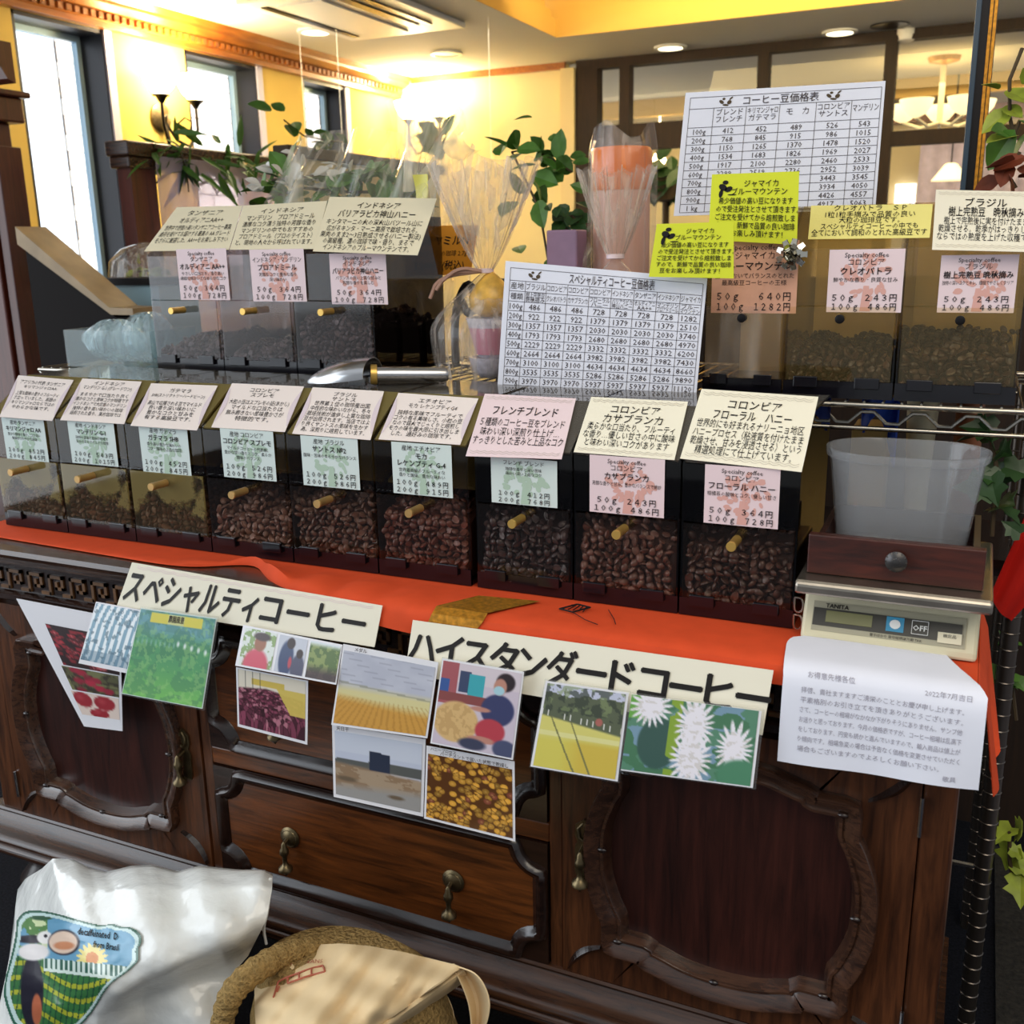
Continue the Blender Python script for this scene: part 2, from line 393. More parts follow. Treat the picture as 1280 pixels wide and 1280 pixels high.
def rule(mb, f, s0, t0, s1, t1, w, off=.0006):
    """a straight printed line of width w (m)"""
    a = np.array((s0*f.W, t0*f.H)); b = np.array((s1*f.W, t1*f.H)); d = b-a; d /= np.linalg.norm(d); p = np.array((-d[1], d[0]))*w/2
    mb.add([f(q[0]/f.W, q[1]/f.H, off) for q in (a-p, b-p, b+p, a+p)], [(0, 1, 2, 3)])
def blob(mb, f, s, t, rs, rt, n=12, ang=0., off=.0004):
    ca, sa = math.cos(ang), math.sin(ang); vs = []
    for k in range(n):
        a = 2*PI*k/n; x, y = rs*math.cos(a), rt*math.sin(a)
        vs.append(f(s+(x*ca-y*sa)/f.W, t+(x*sa+y*ca)/f.H, off))
    mb.add(vs, [tuple(range(n))])
def scallop(mb, f, t, n, amp, w):
    for j in range(2):
        pts = [(.03+.94*i/(n*6), t+amp*(abs(math.sin(PI*i/6))-.5)+j*amp*1.3) for i in range(n*6+1)]
        for a, b in zip(pts, pts[1:]): rule(mb, f, a[0], a[1], b[0], b[1], w)
def bean_tree(mb, f, cx, top, bot, col_seed):
    """printed tree of coffee beans with a trunk"""
    r = random.Random(col_seed); H = bot-top
    for k in range(46):
        rr = math.sqrt(r.random()); a = r.random()*2*PI
        s = cx+.34*rr*math.cos(a); t = top+H*.42+H*.42*rr*math.sin(a)*.95
        blob(mb, f, s, t, .05*f.W*(.7+.5*r.random()), .032*f.W*(.7+.5*r.random()), 10, a+.6, .0002+.000004*k)
    mb.add([f(cx-.035, top+H*.55, .00045), f(cx+.035, top+H*.55, .00045), f(cx+.07, bot, .00045), f(cx-.07, bot, .00045)], [(0, 1, 2, 3)])
def paper(name, label, cat, q, m, th=.0006, group=None, parent=None, bevel=0.):
    mb = MB(); mb.plate(q, th)
    if parent is None:
        c = sum(np.array(p, float) for p in q)/4
        o = obj(name, mb, m, loc=tuple(c), bevel=bevel); tag(o, label, cat, group)
    else: o = obj(name, mb, m, parent, label=label, bevel=bevel)
    return o, bil(q)

# ------------------------------------------------------------------ printed pictures (colour per vertex on a fine grid)
def vnoise(s, t, sc, seed, oct=3):
    r = np.zeros_like(s); amp = 1.; tot = 0
    for o in range(oct):
        g = np.random.default_rng(seed+o).random((64, 64)); x = s*sc*2**o; y = t*sc*2**o
        xi = np.floor(x).astype(int); yi = np.floor(y).astype(int); fx = x-xi; fy = y-yi
        fx = fx*fx*(3-2*fx); fy = fy*fy*(3-2*fy)
        a = g[xi % 64, yi % 64]; b = g[(xi+1) % 64, yi % 64]; c = g[xi % 64, (yi+1) % 64]; d = g[(xi+1) % 64, (yi+1) % 64]
        r += amp*((a*(1-fx)+b*fx)*(1-fy)+(c*(1-fx)+d*fx)*fy); tot += amp; amp *= .5
    return r/tot
def cells(s, t, n, seed, ar=1.):
    p = np.random.default_rng(seed).random((n, 2)); d = (s[..., None]-p[:, 0])**2+((t[..., None]-p[:, 1])*ar)**2
    i = d.argmin(-1); return np.sqrt(d.min(-1)), i
def cells2(s, t, n, seed, ar=1.):
    p = np.random.default_rng(seed).random((n, 2)); d = np.sqrt((s[..., None]-p[:, 0])**2+((t[..., None]-p[:, 1])*ar)**2)
    i = d.argmin(-1); e = np.partition(d, 1, axis=-1); return e[..., 0], e[..., 1]-e[..., 0], i
def rgb(h): return np.array([int(h[i:i+2], 16)/255 for i in (0, 2, 4)])
def lay(img, mask, col):
    mask = np.clip(mask, 0, 1)[..., None]; return img*(1-mask)+np.array(col)*mask
def ell(s, t, cx, cy, rx, ry, soft=.15):
    return np.clip((1-np.sqrt(((s-cx)/rx)**2+((t-cy)/ry)**2))/soft, 0, 1)
def picture(name, f, s0, t0, s1, t1, fn, parent, res=72, off=.0005, m='print'):
    asp = (t1-t0)*f.H/((s1-s0)*f.W); nu = res; nv = max(8, int(res*asp))
    sv, tv = np.meshgrid(np.linspace(0, 1, nu+1), np.linspace(0, 1, nv+1))
    img = fn(sv, tv); img = np.clip(img, 0, 1)
    ln = np.where(img <= .04045, img/12.92, ((img+.055)/1.055)**2.4).reshape(-1, 3)
    mb = MB(); mb.grid(lambda a, b: f(s0+(s1-s0)*a, t0+(t1-t0)*b, off), nu, nv)
    return obj(name, mb, m, parent, cols=ln)
def beanmesh():
    nu, nv = 9, 6; vs = []; fs = []
    for j in range(nv+1):
        ph = -PI/2+PI*j/nv
        for i in range(nu):
            th = 2*PI*i/nu; x = math.sin(ph); y = math.cos(ph)*math.cos(th); z = math.cos(ph)*math.sin(th)
            if z > 0: z *= .95
            else: z *= .45
            vs.append((x, y*.75, z*.62))
    # a groove along the flat side
    k = len(vs)
    for j in range(nv):
        for i in range(nu):
            fs.append((j*nu+i, j*nu+(i+1) % nu, (j+1)*nu+(i+1) % nu, (j+1)*nu+i))
    V = np.array(vs); g = (V[:, 2] < -.1) & (np.abs(V[:, 1]) < .22); V[g, 2] += .22
    return V, np.array(fs), g
BV, BF, BG = beanmesh()
def beans(name, label, pts, size, base, parent=None, filler=None, pale=.0):
    """many beans in one mesh; pts (n,3) centres"""
    n = len(pts); q = rng.normal(size=(n, 4)); q /= np.linalg.norm(q, axis=1, keepdims=True)
    w, x, y, z = q.T
    R = np.stack([np.stack([1-2*(y*y+z*z), 2*(x*y-z*w), 2*(x*z+y*w)], -1), np.stack([2*(x*y+z*w), 1-2*(x*x+z*z), 2*(y*z-x*w)], -1), np.stack([2*(x*z-y*w), 2*(y*z+x*w), 1-2*(x*x+y*y)], -1)], 1)
    sz = size/2*(.88+.24*rng.random(n))
    V = np.einsum('nij,kj->nki', R, BV)*sz[:, None, None]+np.array(pts)[:, None, :]
    F = (BF[None]+(np.arange(n)*len(BV))[:, None, None]).reshape(-1, 4)
    c = np.array(lin(base)); C = c[None]*(.7+.6*rng.random((n, 1)))
    C = np.repeat(C[:, None, :], len(BV), 1); C[:, BG] *= 1.5
    V = V.reshape(-1, 3); C = C.reshape(-1, 3)
    mb = MB(); mb.v = V.tolist(); mb.f = [tuple(f) for f in F.tolist()]
    if filler is not None:
        k = len(mb.v); mb.add(*filler); C = np.concatenate([C, np.repeat(c[None]*.5, len(mb.v)-k, 0)])  # filler at half tone: shade in the gaps between beans put into the colour
    ctr = np.mean(pts, 0)
    o = obj(name, mb, 'bean', parent, smooth=True, cols=np.clip(C, 0, 1), loc=None if parent is not None else tuple(ctr))
    if parent is None: tag(o, label, 'coffee beans', kind='stuff')
    return o

# ================================================================== the room
XL, YB, ZC = -3.97, 5.85, 2.5
MT['yellow_wall'] = mat('yellow_wall', 'dcbd68', .85, spec=.1, var=.03, vscale=4)
MT['back_wall'] = mat('back_wall_paint', 'e6d8a6', .85, spec=.1)
MT['cream_wall'] = mat('cream_wall', 'e2d0a0', .85, spec=.1, var=.03, vscale=4)
MT['ceiling'] = mat('ceiling_paint', 'd9d6cc', .9, spec=.1)
MT['cove'] = mat('cove_paint', 'd9b160', .7, spec=.2)
MT['floor'] = mat('dark_carpet', '1b1c22', .95, spec=.1, var=.5, vscale=220)
def brickmat():
    m, nt, b = newmat('pale_brick'); tc = nt.nodes.new('ShaderNodeTexCoord'); mp = nt.nodes.new('ShaderNodeMapping'); br = nt.nodes.new('ShaderNodeTexBrick')
    mp.inputs['Rotation'].default_value = (PI/2, 0, PI/2); mp.inputs['Scale'].default_value = (1, 1, 1)
    br.inputs['Color1'].default_value = (*lin('e4e0da'), 1); br.inputs['Color2'].default_value = (*lin('d6d0ca'), 1); br.inputs['Mortar'].default_value = (*lin('8a8480'), 1)
    br.inputs['Scale'].default_value = 1; br.inputs['Brick Width'].default_value = .24; br.inputs['Row Height'].default_value = .115; br.inputs['Mortar Size'].default_value = .008
    sep = nt.nodes.new('ShaderNodeSeparateXYZ'); cmb = nt.nodes.new('ShaderNodeCombineXYZ')
    nt.links.new(tc.outputs['Object'], sep.inputs[0]); nt.links.new(sep.outputs[1], cmb.inputs[0]); nt.links.new(sep.outputs[2], cmb.inputs[1])
    nt.links.new(cmb.outputs[0], br.inputs['Vector']); nt.links.new(br.outputs[0], b.inputs['Base Color']); b.inputs['Roughness'].default_value = .9
    return m
MT['brick'] = brickmat()

fl = MB().box(-4.4, 3.2, -4.2, 8.9, -.1, 0); struct('floor', fl, 'floor')
cl = MB(); cl.box(-4.4, -2.34, -.5, YB, ZC, ZC+.1); cl.box(-2.34, 3.2, 5.02, YB, ZC, ZC+.1); cl.box(-2.6, 3.2, -.5, 5.3, 2.95, 3.05)
cl.box(-4.4, 3.2, YB, 8.9, ZC, ZC+.1)
struct('ceiling', cl, 'ceiling')
tr = MB()
for x0, z0, z1 in ((-2.335, 2.5, 2.60), (-2.37, 2.60, 2.66), (-2.41, 2.66, 2.76), (-2.46, 2.76, 2.96)):
    tr.box(x0-(.06 if z0 > 2.55 else .004), x0, .4, 5.02, z0, z1)
struct('trim_1', tr, 'cove')
tr = MB()
for y0, z0, z1 in ((5.015, 2.5, 2.60), (5.05, 2.60, 2.66), (5.09, 2.66, 2.76), (5.14, 2.76, 2.96)):
    tr.box(-2.5 if z0 > 2.55 else -2.335, 3.2, y0, y0+(.06 if z0 > 2.55 else .004), z0, z1)
struct('trim_2', tr, 'cove')

# left wall with three windows
WIN = ((2.44, 2.99), (3.57, 4.20), (4.67, 5.16)); ZS, ZT = .95, 2.36
wl = MB(); ys = 1.55
for a, b in WIN:
    wl.box(XL-.22, XL, ys, a, 0, ZC); wl.box(XL-.22, XL, a, b, 0, ZS); wl.box(XL-.22, XL, a, b, ZT, ZC); ys = b
wl.box(XL-.22, XL, ys, YB, 0, ZC)
struct('wall_left', wl, 'yellow_wall')
MT['jamb'] = mat('black_window_jamb', '17141a', .4)
MT['alu'] = mat('pale_aluminium', 'a9c6d6', .35, .3)
MT['trimw'] = mat('lilac_white_trim', 'c9c6da', .5)
for k, (a, b) in enumerate(WIN):
    m = MB()
    m.box(XL-.215, XL-.005, b-.012, b-.001, ZS, ZT); m.box(XL-.215, XL-.005, a+.001, a+.02, ZS, ZT); m.box(XL-.215, XL-.005, a, b, ZS+.001, ZS+.03); m.box(XL-.215, XL-.005, a, b, ZT-.02, ZT-.001)
    w = struct('window_%d' % (k+1), m, 'jamb')
    f = MB(); f.box(XL-.185, XL-.15, b-.04, b-.013, ZS+.03, ZT-.02); f.box(XL-.185, XL-.15, a+.02, a+.045, ZS+.03, ZT-.02); f.box(XL-.185, XL-.15, a+.045, b-.04, ZT-.05, ZT-.02); f.box(XL-.185, XL-.15, a+.045, b-.04, ZS+.03, ZS+.06)
    obj('window_frame', f, 'alu', w)
    obj('casing', MB().box(XL-.02, XL+.008, b-.004, b+.045, ZS, ZT), 'trimw', w)
    obj('pane', MB().box(XL-.172, XL-.168, a+.045, b-.04, ZS+.06, ZT-.05), 'glass', w)
# cornice along the left wall, with dentils
prof = [(0, 2.36), (.045, 2.36), (.05, 2.385), (.06, 2.39), (.06, 2.425), (.085, 2.43), (.12, 2.455), (.125, 2.47), (.15, 2.5), (0, 2.5)]
cm = MB(); n = len(prof)
vs = [(XL+d, 1.55, z) for d, z in prof]+[(XL+d, YB-.001, z) for d, z in prof]
cm.add(vs, [tuple(range(n)), tuple(range(n, 2*n))[::-1]]+[(i, n+i, n+(i+1) % n, (i+1) % n) for i in range(n)])
y = 1.6
while y < YB-.1:
    cm.box(XL+.058, XL+.075, y, y+.028, 2.393, 2.422); y += .05
struct('trim_3', cm, 'cornice')
# back wall: cream wall, then the timber and glass partition
struct('wall_back', MB().box(XL, -2.62, YB, YB+.12, 0, ZC), 'back_wall')
struct('trim_4', MB().box(XL+.15, -2.60, YB-.03, YB, 2.455, 2.5), 'cornice')
struct('trim_5', MB().box(-2.62, -2.52, YB-.06, YB+.12, 0, 2.455), 'cream_wall')
pm = MB()
pm.box(-2.52, 3.2, YB-.02, YB+.08, 2.44, 2.5); pm.box(-2.52, -2.36, YB-.03, YB+.08, 0, 2.44)
for x in (-2.17, -1.24, -.47, .45, 1.3): pm.box(x-.035, x+.035, YB-.02, YB+.08, 0, 2.44)
pm.box(-2.36, -1.24, YB-.015, YB+.07, 1.90, 2.07); pm.box(-1.24, 3.2, YB-.015, YB+.07, 1.835, 1.92); pm.box(-2.36, 3.2, YB-.01, YB+.06, 0, 1.0)
pw = struct('wall_partition', pm, 'dark_frame')
for a, b in ((-2.36, -2.205), (-2.135, -1.275), (-1.205, -.505), (-.435, .415), (.485, 1.265)):
    obj('pane', MB().box(a, b, YB+.03, YB+.036, 1.93 if a > -1.25 else 2.07, 2.44), 'glass', pw)
for a, b in ((-1.205, -.505), (-.435, .415), (.485, 1.265)):
    obj('pane', MB().box(a, b, YB+.03, YB+.036, 1.0, 1.835), 'glass', pw)
# the dining room beyond the partition
struct('wall_far', MB().box(-4.4, 3.2, 8.8, 8.9, 0, ZC), 'cream_wall')
struct('trim_6', MB().box(-4.4, 3.2, 7.9, 8.0, 2.36, 2.5), 'cove')
struct('trim_7', MB().box(-4.4, 3.2, 8.66, 8.8, 2.25, 2.36), 'cornice')
struct('wall_street', MB().box(-5.62, -5.6, 4.2, 9.5, 0, 4.5), 'brick')
# dark booth wall behind the rack
struct('wall_booth', MB().box(-.9, .75, 1.05, 1.1, 0, 1.16).box(-.92, .77, 1.035, 1.115, 1.16, 1.19), 'dark_frame')

# ------------------------------------------------------------------ lamps and fittings of the ceiling
MT['bulb'] = mat('lit_shade', 'fff0c0', .5, emit='ffe3a0', es=30)
MT['bulb2'] = mat('lit_chandelier_shade', 'fff2d0', .5, emit='ffe6a8', es=1.3)
MT['downlight'] = mat('lit_downlight', 'fff4d8', .5, emit='fff0c8', es=5)
def downlight(u, v, lit, label):
    p = onZ(u, v, ZC); t = thing('downlight', label, 'ceiling light', (p[0], p[1], ZC), 'recessed downlights in the ceiling')
    obj('trim_ring', MB().lathe([(.105, 0), (.105, -.012), (.08, -.014), (.08, 0)], (p[0], p[1], ZC-.001), n=24), 'white', t, True)
    obj('diffuser', MB().lathe([(.08, 0), (.078, -.006)], (p[0], p[1], ZC-.003), n=24), 'downlight' if lit else 'white', t)
downlight(394, 38, True, 'lit recessed downlight by the dentil cornice, beneath the air conditioner')
downlight(558, 66, False, 'unlit recessed downlight above the wall sconce of the back wall')
downlight(838, 58, True, 'lit recessed downlight between the tray moulding and the timber partition')
downlight(1050, 39, True, 'lit recessed downlight above the printed coffee price list, near the smoke detector')
p = onZ(1133, 37, ZC)
o = thing('smoke_detector', 'round white smoke detector on the ceiling', 'smoke detector', (p[0], p[1], ZC))
obj('base', MB().lathe([(.06, 0), (.06, -.03), (.055, -.03), (.055, 0)], (p[0], p[1], ZC-.001), n=20), 'white', o, True)
obj('cap', MB().lathe([(.055, -.03), (.05, -.06), (.03, -.07), (.001, -.07)], (p[0], p[1], ZC-.001), n=20), 'white', o, True)
p = onZ(1112, 31, ZC)
o = obj('speaker_grille', MB().lathe([(.11, 0), (.11, -.006), (.09, -.008), (.001, -.004)], (p[0], p[1], ZC-.001), n=24), 'iron', smooth=True, loc=(p[0], p[1], ZC)); tag(o, 'dark round grille in the ceiling beside the smoke detector', 'grille')
o = thing('air_conditioner', 'white ceiling air conditioner panel with dark slots', 'air conditioner', (-3.0, 3.95, ZC))
obj('panel', MB().box(-3.38, -2.62, 3.3, 4.36, ZC-.03, ZC-.001), 'white', o, bevel=.008)
obj('louver', MB().box(-2.86, -2.80, 3.4, 4.15, ZC-.038, ZC-.031), 'iron', o)
obj('louver', MB().box(-2.76, -2.72, 3.4, 4.15, ZC-.038, ZC-.031), 'iron', o)
obj('louver', MB().box(-3.30, -3.26, 3.4, 4.25, ZC-.036, ZC-.031), 'iron', o)
obj('intake_grille', MB().box(-3.2, -2.93, 3.4, 4.25, ZC-.04, ZC-.031), 'white', o)
for x, y in ((-3.5, 4.0), (-3.25, 4.0), (-2.45, 4.3)):
    o = obj('hanging_wire', MB().tube([(x, y, 1.7), (x, y, ZC)], .0015, 5), 'white', loc=(x, y, 1.7)); tag(o, 'thin pale wire hanging from the ceiling', 'wire', 'hanging wires')

def sconce(base, nx, ny, label, glow):
    bx, by, bz = base
    t = thing('wall_sconce', label, 'wall lamp', base)
    tx, ty = -ny, nx
    obj('backplate', MB().lathe([(.075, 0), (.075, .012), (.05, .025), (.001, .03)], (bx, by, bz), (nx, ny, 0), 20), 'brass_old', t, True)
    for sgn in (-1, 1):
        def q(a, d, z): return (bx+tx*a*sgn+nx*d, by+ty*a*sgn+ny*d, bz+z)
        obj('arm', MB().tube([q(.0, .03, -.02), q(.03, .08, -.12), q(.08, .12, -.15), q(.13, .14, -.06), q(.13, .14, .06)], .009, 7).tube([q(.03, .06, -.05), q(.07, .11, .0), q(.11, .12, -.02), q(.10, .11, -.08), q(.07, .09, -.06)], .005, 6), 'iron', t, True)
        obj('cup', MB().lathe([(.012, 0), (.03, .03), (.045, .035), (.045, .042), (.01, .042)], q(.13, .14, .05), n=14), 'iron', t, True)
        sh = MB().lathe([(.035, 0), (.065, .03), (.085, .075), (.10, .12), (.095, .12), (.078, .075), (.05, .03), (.02, .01)], q(.13, .14, .095), n=18)
        obj('lamp_shade', sh, 'bulb', t, True, label='glowing glass shade')
    point('sconce_light', (bx+nx*.22, by+ny*.22, bz+.28), glow, WARM, .09)
sconce((XL+.002, 3.33, 1.98), 1, 0, 'double arm wall sconce glowing on the yellow wall between two windows', 38)
sconce((-3.66, YB-.002, 2.10), 0, -1, 'double arm wall sconce glowing on the back wall behind the cellophane', 38)

# chandelier, curtain and lamp beyond the partition
t = thing('chandelier', 'pale chandelier with upturned glass shades beyond the partition glass', 'chandelier', (-.22, 7, ZC))
obj('canopy', MB().lathe([(.11, 0), (.10, -.03), (.02, -.05)], (-.22, 7, ZC-.001), n=16), 'gold', t, True)
obj('stem', MB().tube([(-.22, 7, 2.45), (-.22, 7, 2.06)], .02, 8), 'cream', t, True)
for k in range(5):
    a = 2*PI*k/5+.35; cx, cy = -.22+.26*math.cos(a), 7+.26*math.sin(a)
    obj('arm', MB().tube([(-.22, 7, 2.07), (-.22+.13*math.cos(a), 7+.13*math.sin(a), 2.04), (cx, cy, 2.09)], .012, 6), 'cream', t, True)
    obj('lamp_shade', MB().lathe([(.02, 0), (.06, .02), (.10, .07), (.115, .12), (.108, .12), (.09, .07), (.04, .025)], (cx, cy, 2.09), n=16), 'bulb2', t, True)
def drape(x0, x1, y, z0, z1, n, amp):
    return MB().sheet(lambda s, q: (x0+(x1-x0)*s, y+amp*math.sin(s*n*2*PI)*(.4+.6*q), z1+(z0-z1)*q), n*8, 8, .006)
MT['lilac'] = mat('lilac_curtain', 'c9bcd2', .9, spec=.1, var=.12, vscale=18)
MT['lit_window'] = mat('daylit_window', 'ffffff', .5, emit='f4f8ff', es=1.6)
o = obj('curtain', drape(-.42, .75, 8.45, .2, 2.05, 9, .025), 'lilac', smooth=True, loc=(.1, 8.45, .2)); tag(o, 'pale lilac curtain in the far room beyond the partition', 'curtain')
o = struct('window_4', MB().box(-.62, -.45, 8.74, 8.79, .9, 1.75), 'lit_window')
t = thing('pendant_lamp', 'small cream pendant lamp in front of the lilac curtain', 'lamp', (-.15, 7.9, 1.75))
obj('cord', MB().tube([(-.15, 7.9, 1.85), (-.15, 7.9, ZC)], .006, 5), 'iron', t)
obj('lamp_shade', MB().lathe([(.03, .1), (.05, .09), (.14, -.03), (.13, -.03), (.04, .08)], (-.15, 7.9, 1.75), n=18), 'bulb2', t, True)
o = obj('globe_lamp', MB().tube([(-2.56, 8, 2.06), (-2.56, 8, ZC-.001)], .006, 6).lathe([(.001, -.06), (.04, -.05), (.06, 0), (.04, .05), (.001, .06)], (-2.56, 8.0, 2.0), n=16), 'bulb', smooth=True, loc=(-2.56, 8, 2.0)); tag(o, 'small glowing globe lamp seen beside the gift bag', 'lamp')

# ------------------------------------------------------------------ booths, desk and window planting at the left
def booth(x, y0, y1, zt, label):
    t = thing('booth_partition', label, 'booth partition', (x, (y0+y1)/2, 0))
    obj('end_post', MB().box(x-.03, x+.03, y0, y0+.12, 0, zt-.05), 'red_wood', t)
    obj('end_post', MB().box(x-.03, x+.03, y1-.06, y1, 0, zt-.05), 'red_wood', t)
    obj('panel', MB().box(x-.02, x+.02, y0+.12, y1-.06, 0, .95), 'red_wood', t)
    obj('rail', MB().box(x-.05, x+.055, y0-.03, y1+.02, zt-.05, zt).box(x-.045, x+.045, y0-.02, y1+.01, zt-.09, zt-.05), 'wood_mould', t, bevel=.006)
    return t
booth(-2.6, 1.63, 2.62, 1.645, 'red brown booth partition carrying the white poster, by the first window')
t = thing('booth_partition', 'booth partition with a plain brown top rail behind the vinyl', 'booth partition', (-2.1, 2.4, 0))
obj('rail', MB().box(-2.14, -2.07, 1.87, 3.02, 1.585, 1.625), 'stem', t, bevel=.005)
obj('panel', MB().box(-2.12, -2.09, 1.9, 3.0, 0, 1.585), 'cream_wall', t)
pq = [onX(180, 193, -2.565), onX(352, 218, -2.565)]
pq = [(-2.535, 1.72, 1.60), (-2.535, 2.60, 1.60), (-2.535, 2.60, .95), (-2.535, 1.72, .95)]
MT['poster'] = mat('pale_lilac_poster', 'f4eef8', .35, spec=.4)
o, f = paper('poster', 'large pale lilac translucent sheet hanging from the booth partition rail', 'poster', pq, 'film', .002)
t = thing('wood_pillar', 'red brown panelled pillar with a moulded cap at the left edge', 'pillar', (-2.98, 1.4, 0))
obj('post', MB().box(-3.25, -2.88, 1.30, 1.42, 0, 1.70), 'red_wood', t, bevel=.006)
obj('cap', MB().box(-3.28, -2.84, 1.27, 1.45, 1.70, 1.78).box(-3.27, -2.82, 1.26, 1.47, 1.78, 1.80), 'red_wood', t, bevel=.006)
obj('panel', MB().box(-2.87, -2.83, 1.31, 1.41, 0, 1.62), 'red_wood', t, bevel=.004)
t = thing('upper_cabinet_end', 'brown moulded shelf bracket high on the left pillar', 'bracket', (-3.0, 1.28, 1.8))
obj('bracket', MB().prismx([(1.22, 1.92), (1.22, 1.88), (1.26, 1.84), (1.28, 1.81), (1.31, 1.80), (1.31, 1.92)], -3.05, -2.70), 'red_wood', t)
# sloping desk
t = thing('lectern_desk', 'dark sloping desk with a pale worn top at the left', 'desk', (-2.4, 1.2, 0))
p = [onY(28, 283, 1.2), onY(28, 303, 1.2), onY(145, 393, 1.2), onY(176, 393, 1.2), onY(176, 383, 1.2)]
ax, az = p[0][0], p[0][2]; bx, bz = p[2][0], p[2][2]
obj('body', MB().prismy([(ax+.0, 0), (bx+.07, 0), (bx+.07, bz-.01), (bx, bz-.01), (ax+.0, az-.06)], 1.2, 1.26), mat('black_brown_side', '120b0a', .7, spec=.15), t)
MT['desk_top'] = mat('worn_desk_top', 'a58a62', .35, var=.2, vscale=10)
obj('top', MB().prismy([(ax-.01, az-.055), (bx, bz), (bx+.09, bz), (bx+.09, bz+.02), (bx-.005, bz+.022), (ax-.01, az)], 1.18, 1.30), 'desk_top', t)
t = thing('planter', 'pale blue square planter under the window', 'planter', (-2.35, 1.4, .0))
x0 = onX(140, 352, -2.6)
q = [onY(143, 352, 1.40), onY(197, 350, 1.40)]
MT['paleblue'] = mat('pale_blue_box', '9fc0cc', .4)
obj('box', MB().box(q[0][0], q[1][0], 1.40, 1.585, 0, q[0][2]-.012), 'paleblue', t)
obj('rim', MB().box(q[0][0]-.03, q[1][0]+.01, 1.385, 1.59, q[0][2]-.012, q[0][2]+.012), 'iron', t, bevel=.003)
qx = (q[0][0]+q[1][0])/2
o = obj('plastic_dome', MB().lathe([(.17, 0), (.16, .05), (.11, .09), (.04, .11), (.001, .112)], (qx-.03, 1.5, q[0][2]+.014), n=20, sy=.55), 'cello', smooth=True, loc=(qx, 1.5, q[0][2]+.014)); tag(o, 'clear plastic cover lying on the pale blue planter', 'plastic cover')

# leaves -----------------------------------------------------------------
def leafpoly(kind):
    if kind == 'lance': return [(0, 0), (.12, .06), (.4, .09), (.75, .05), (1, 0), (.75, -.05), (.4, -.09), (.12, -.06)]
    if kind == 'oval': return [(0, 0), (.1, .17), (.35, .31), (.6, .30), (.85, .15), (1, 0), (.85, -.15), (.6, -.30), (.35, -.31), (.1, -.17)]
    return [(0, 0), (-.12, .28), (.1, .48), (.3, .34), (.5, .52), (.62, .22), (1, 0), (.62, -.22), (.5, -.52), (.3, -.34), (.1, -.48), (-.12, -.28)]
def leafmb(mb, p, d, up, size, kind, th=.0006, fold=.25):
    d = np.array(d, float); d /= np.linalg.norm(d); up = np.array(up, float); w = np.cross(up, d)
    if np.linalg.norm(w) < 1e-3: w = np.cross((1, 0, 0.), d)
    w /= np.linalg.norm(w); n = np.cross(d, w); P = leafpoly(kind); k = len(P)
    def pt(a, b, o): return np.array(p)+size*(d*a+w*b+n*(abs(b)*fold-.12*a*a))+n*o
    top = [pt(a, b, 0) for a, b in P]; bot = [pt(a, b, -th) for a, b in P]
    cT, cB = pt(.45, 0, 0), pt(.45, 0, -th)
    vs = top+bot+[cT, cB]
    fs = [(2*k, i, (i+1) % k) for i in range(k)]+[(2*k+1, k+(i+1) % k, k+i) for i in range(k)]+[(i, k+i, k+(i+1) % k, (i+1) % k) for i in range(k)]
    mb.add(vs, fs)
def plant(name, label, cat, pts, n, size, kind, m, spread, seed, group=None, droop=-.3, stemr=.003):
    """leaves scattered along a stem polyline"""
    r = random.Random(seed); pts = [np.array(p, float) for p in pts]
    t = thing(name, label, cat, pts[0], group)
    obj('stem', MB().tube(pts, stemr, 6), 'stem', t, True)
    mb = MB()
    for k in range(n):
        a = r.random()*(len(pts)-1); i = int(a); p = pts[i]*(1-a+i)+pts[i+1]*(a-i)
        p = p+np.array([r.gauss(0, spread), r.gauss(0, spread), r.gauss(0, spread)])*.5
        d = (r.gauss(0, 1), r.gauss(-.5, .7), r.gauss(droop, .6)); leafmb(mb, p, d, (r.gauss(0, .4), -.6+r.gauss(0, .4), .7), size*(.65+.6*r.random()), kind)
    obj('foliage', mb, m, t)
    return t
plant('bamboo_garland', 'bamboo leaf garland hanging from the rail of the poster booth', 'garland',
      [onX(195, 185, -2.54), onX(225, 190, -2.54), onX(265, 200, -2.54), onX(300, 205, -2.54), onX(345, 205, -2.54)], 60, .15, 'lance', 'leaf', .07, 3, droop=-.5)
plant('bamboo_garland', 'drooping bamboo sprig hanging over the white poster', 'garland',
      [onX(225, 190, -2.53), onX(233, 212, -2.53), onX(236, 240, -2.53)], 16, .11, 'lance', 'leaf_dark', .03, 4, droop=-1)
plant('bamboo_garland', 'bamboo sprig at the far end of the poster', 'garland',
      [onX(352, 200, -2.2), onX(365, 225, -2.2), onX(370, 250, -2.2)], 22, .11, 'lance', 'leaf', .05, 5, droop=-.8)
plant('potted_ivy', 'leafy green plant on the brown booth rail', 'plant',
      [onX(355, 150, -2.1), onX(380, 170, -2.1), onX(405, 175, -2.1), onX(428, 178, -2.1)], 18, .07, 'oval', 'leaf', .05, 6, droop=.3)
plant('potted_ivy', 'upright leafy plant below the back wall sconce', 'plant',
      [onX(545, 205, -2.05), onX(545, 185, -2.05), onX(540, 168, -2.05)], 8, .10, 'oval', 'leaf', .05, 7, droop=.5)
plant('potted_ivy', 'ivy between the two cellophane gift bags', 'plant',
      [(-.76, 1.075, 1.19), (-.80, 1.1, 1.35), onY(640, 190, 1.3), onY(665, 185, 1.3), onY(690, 200, 1.3), onY(715, 215, 1.3)], 34, .065, 'oval', 'leaf', .06, 8, droop=.2)
plant('potted_ivy', 'dark ivy low behind the gift bag with the orange jar', 'plant',
      [(-.66, 1.075, 1.19), onY(700, 270, 1.06), onY(715, 270, 1.06), onY(730, 285, 1.06)], 22, .05, 'oval', 'leaf_dark', .04, 9)
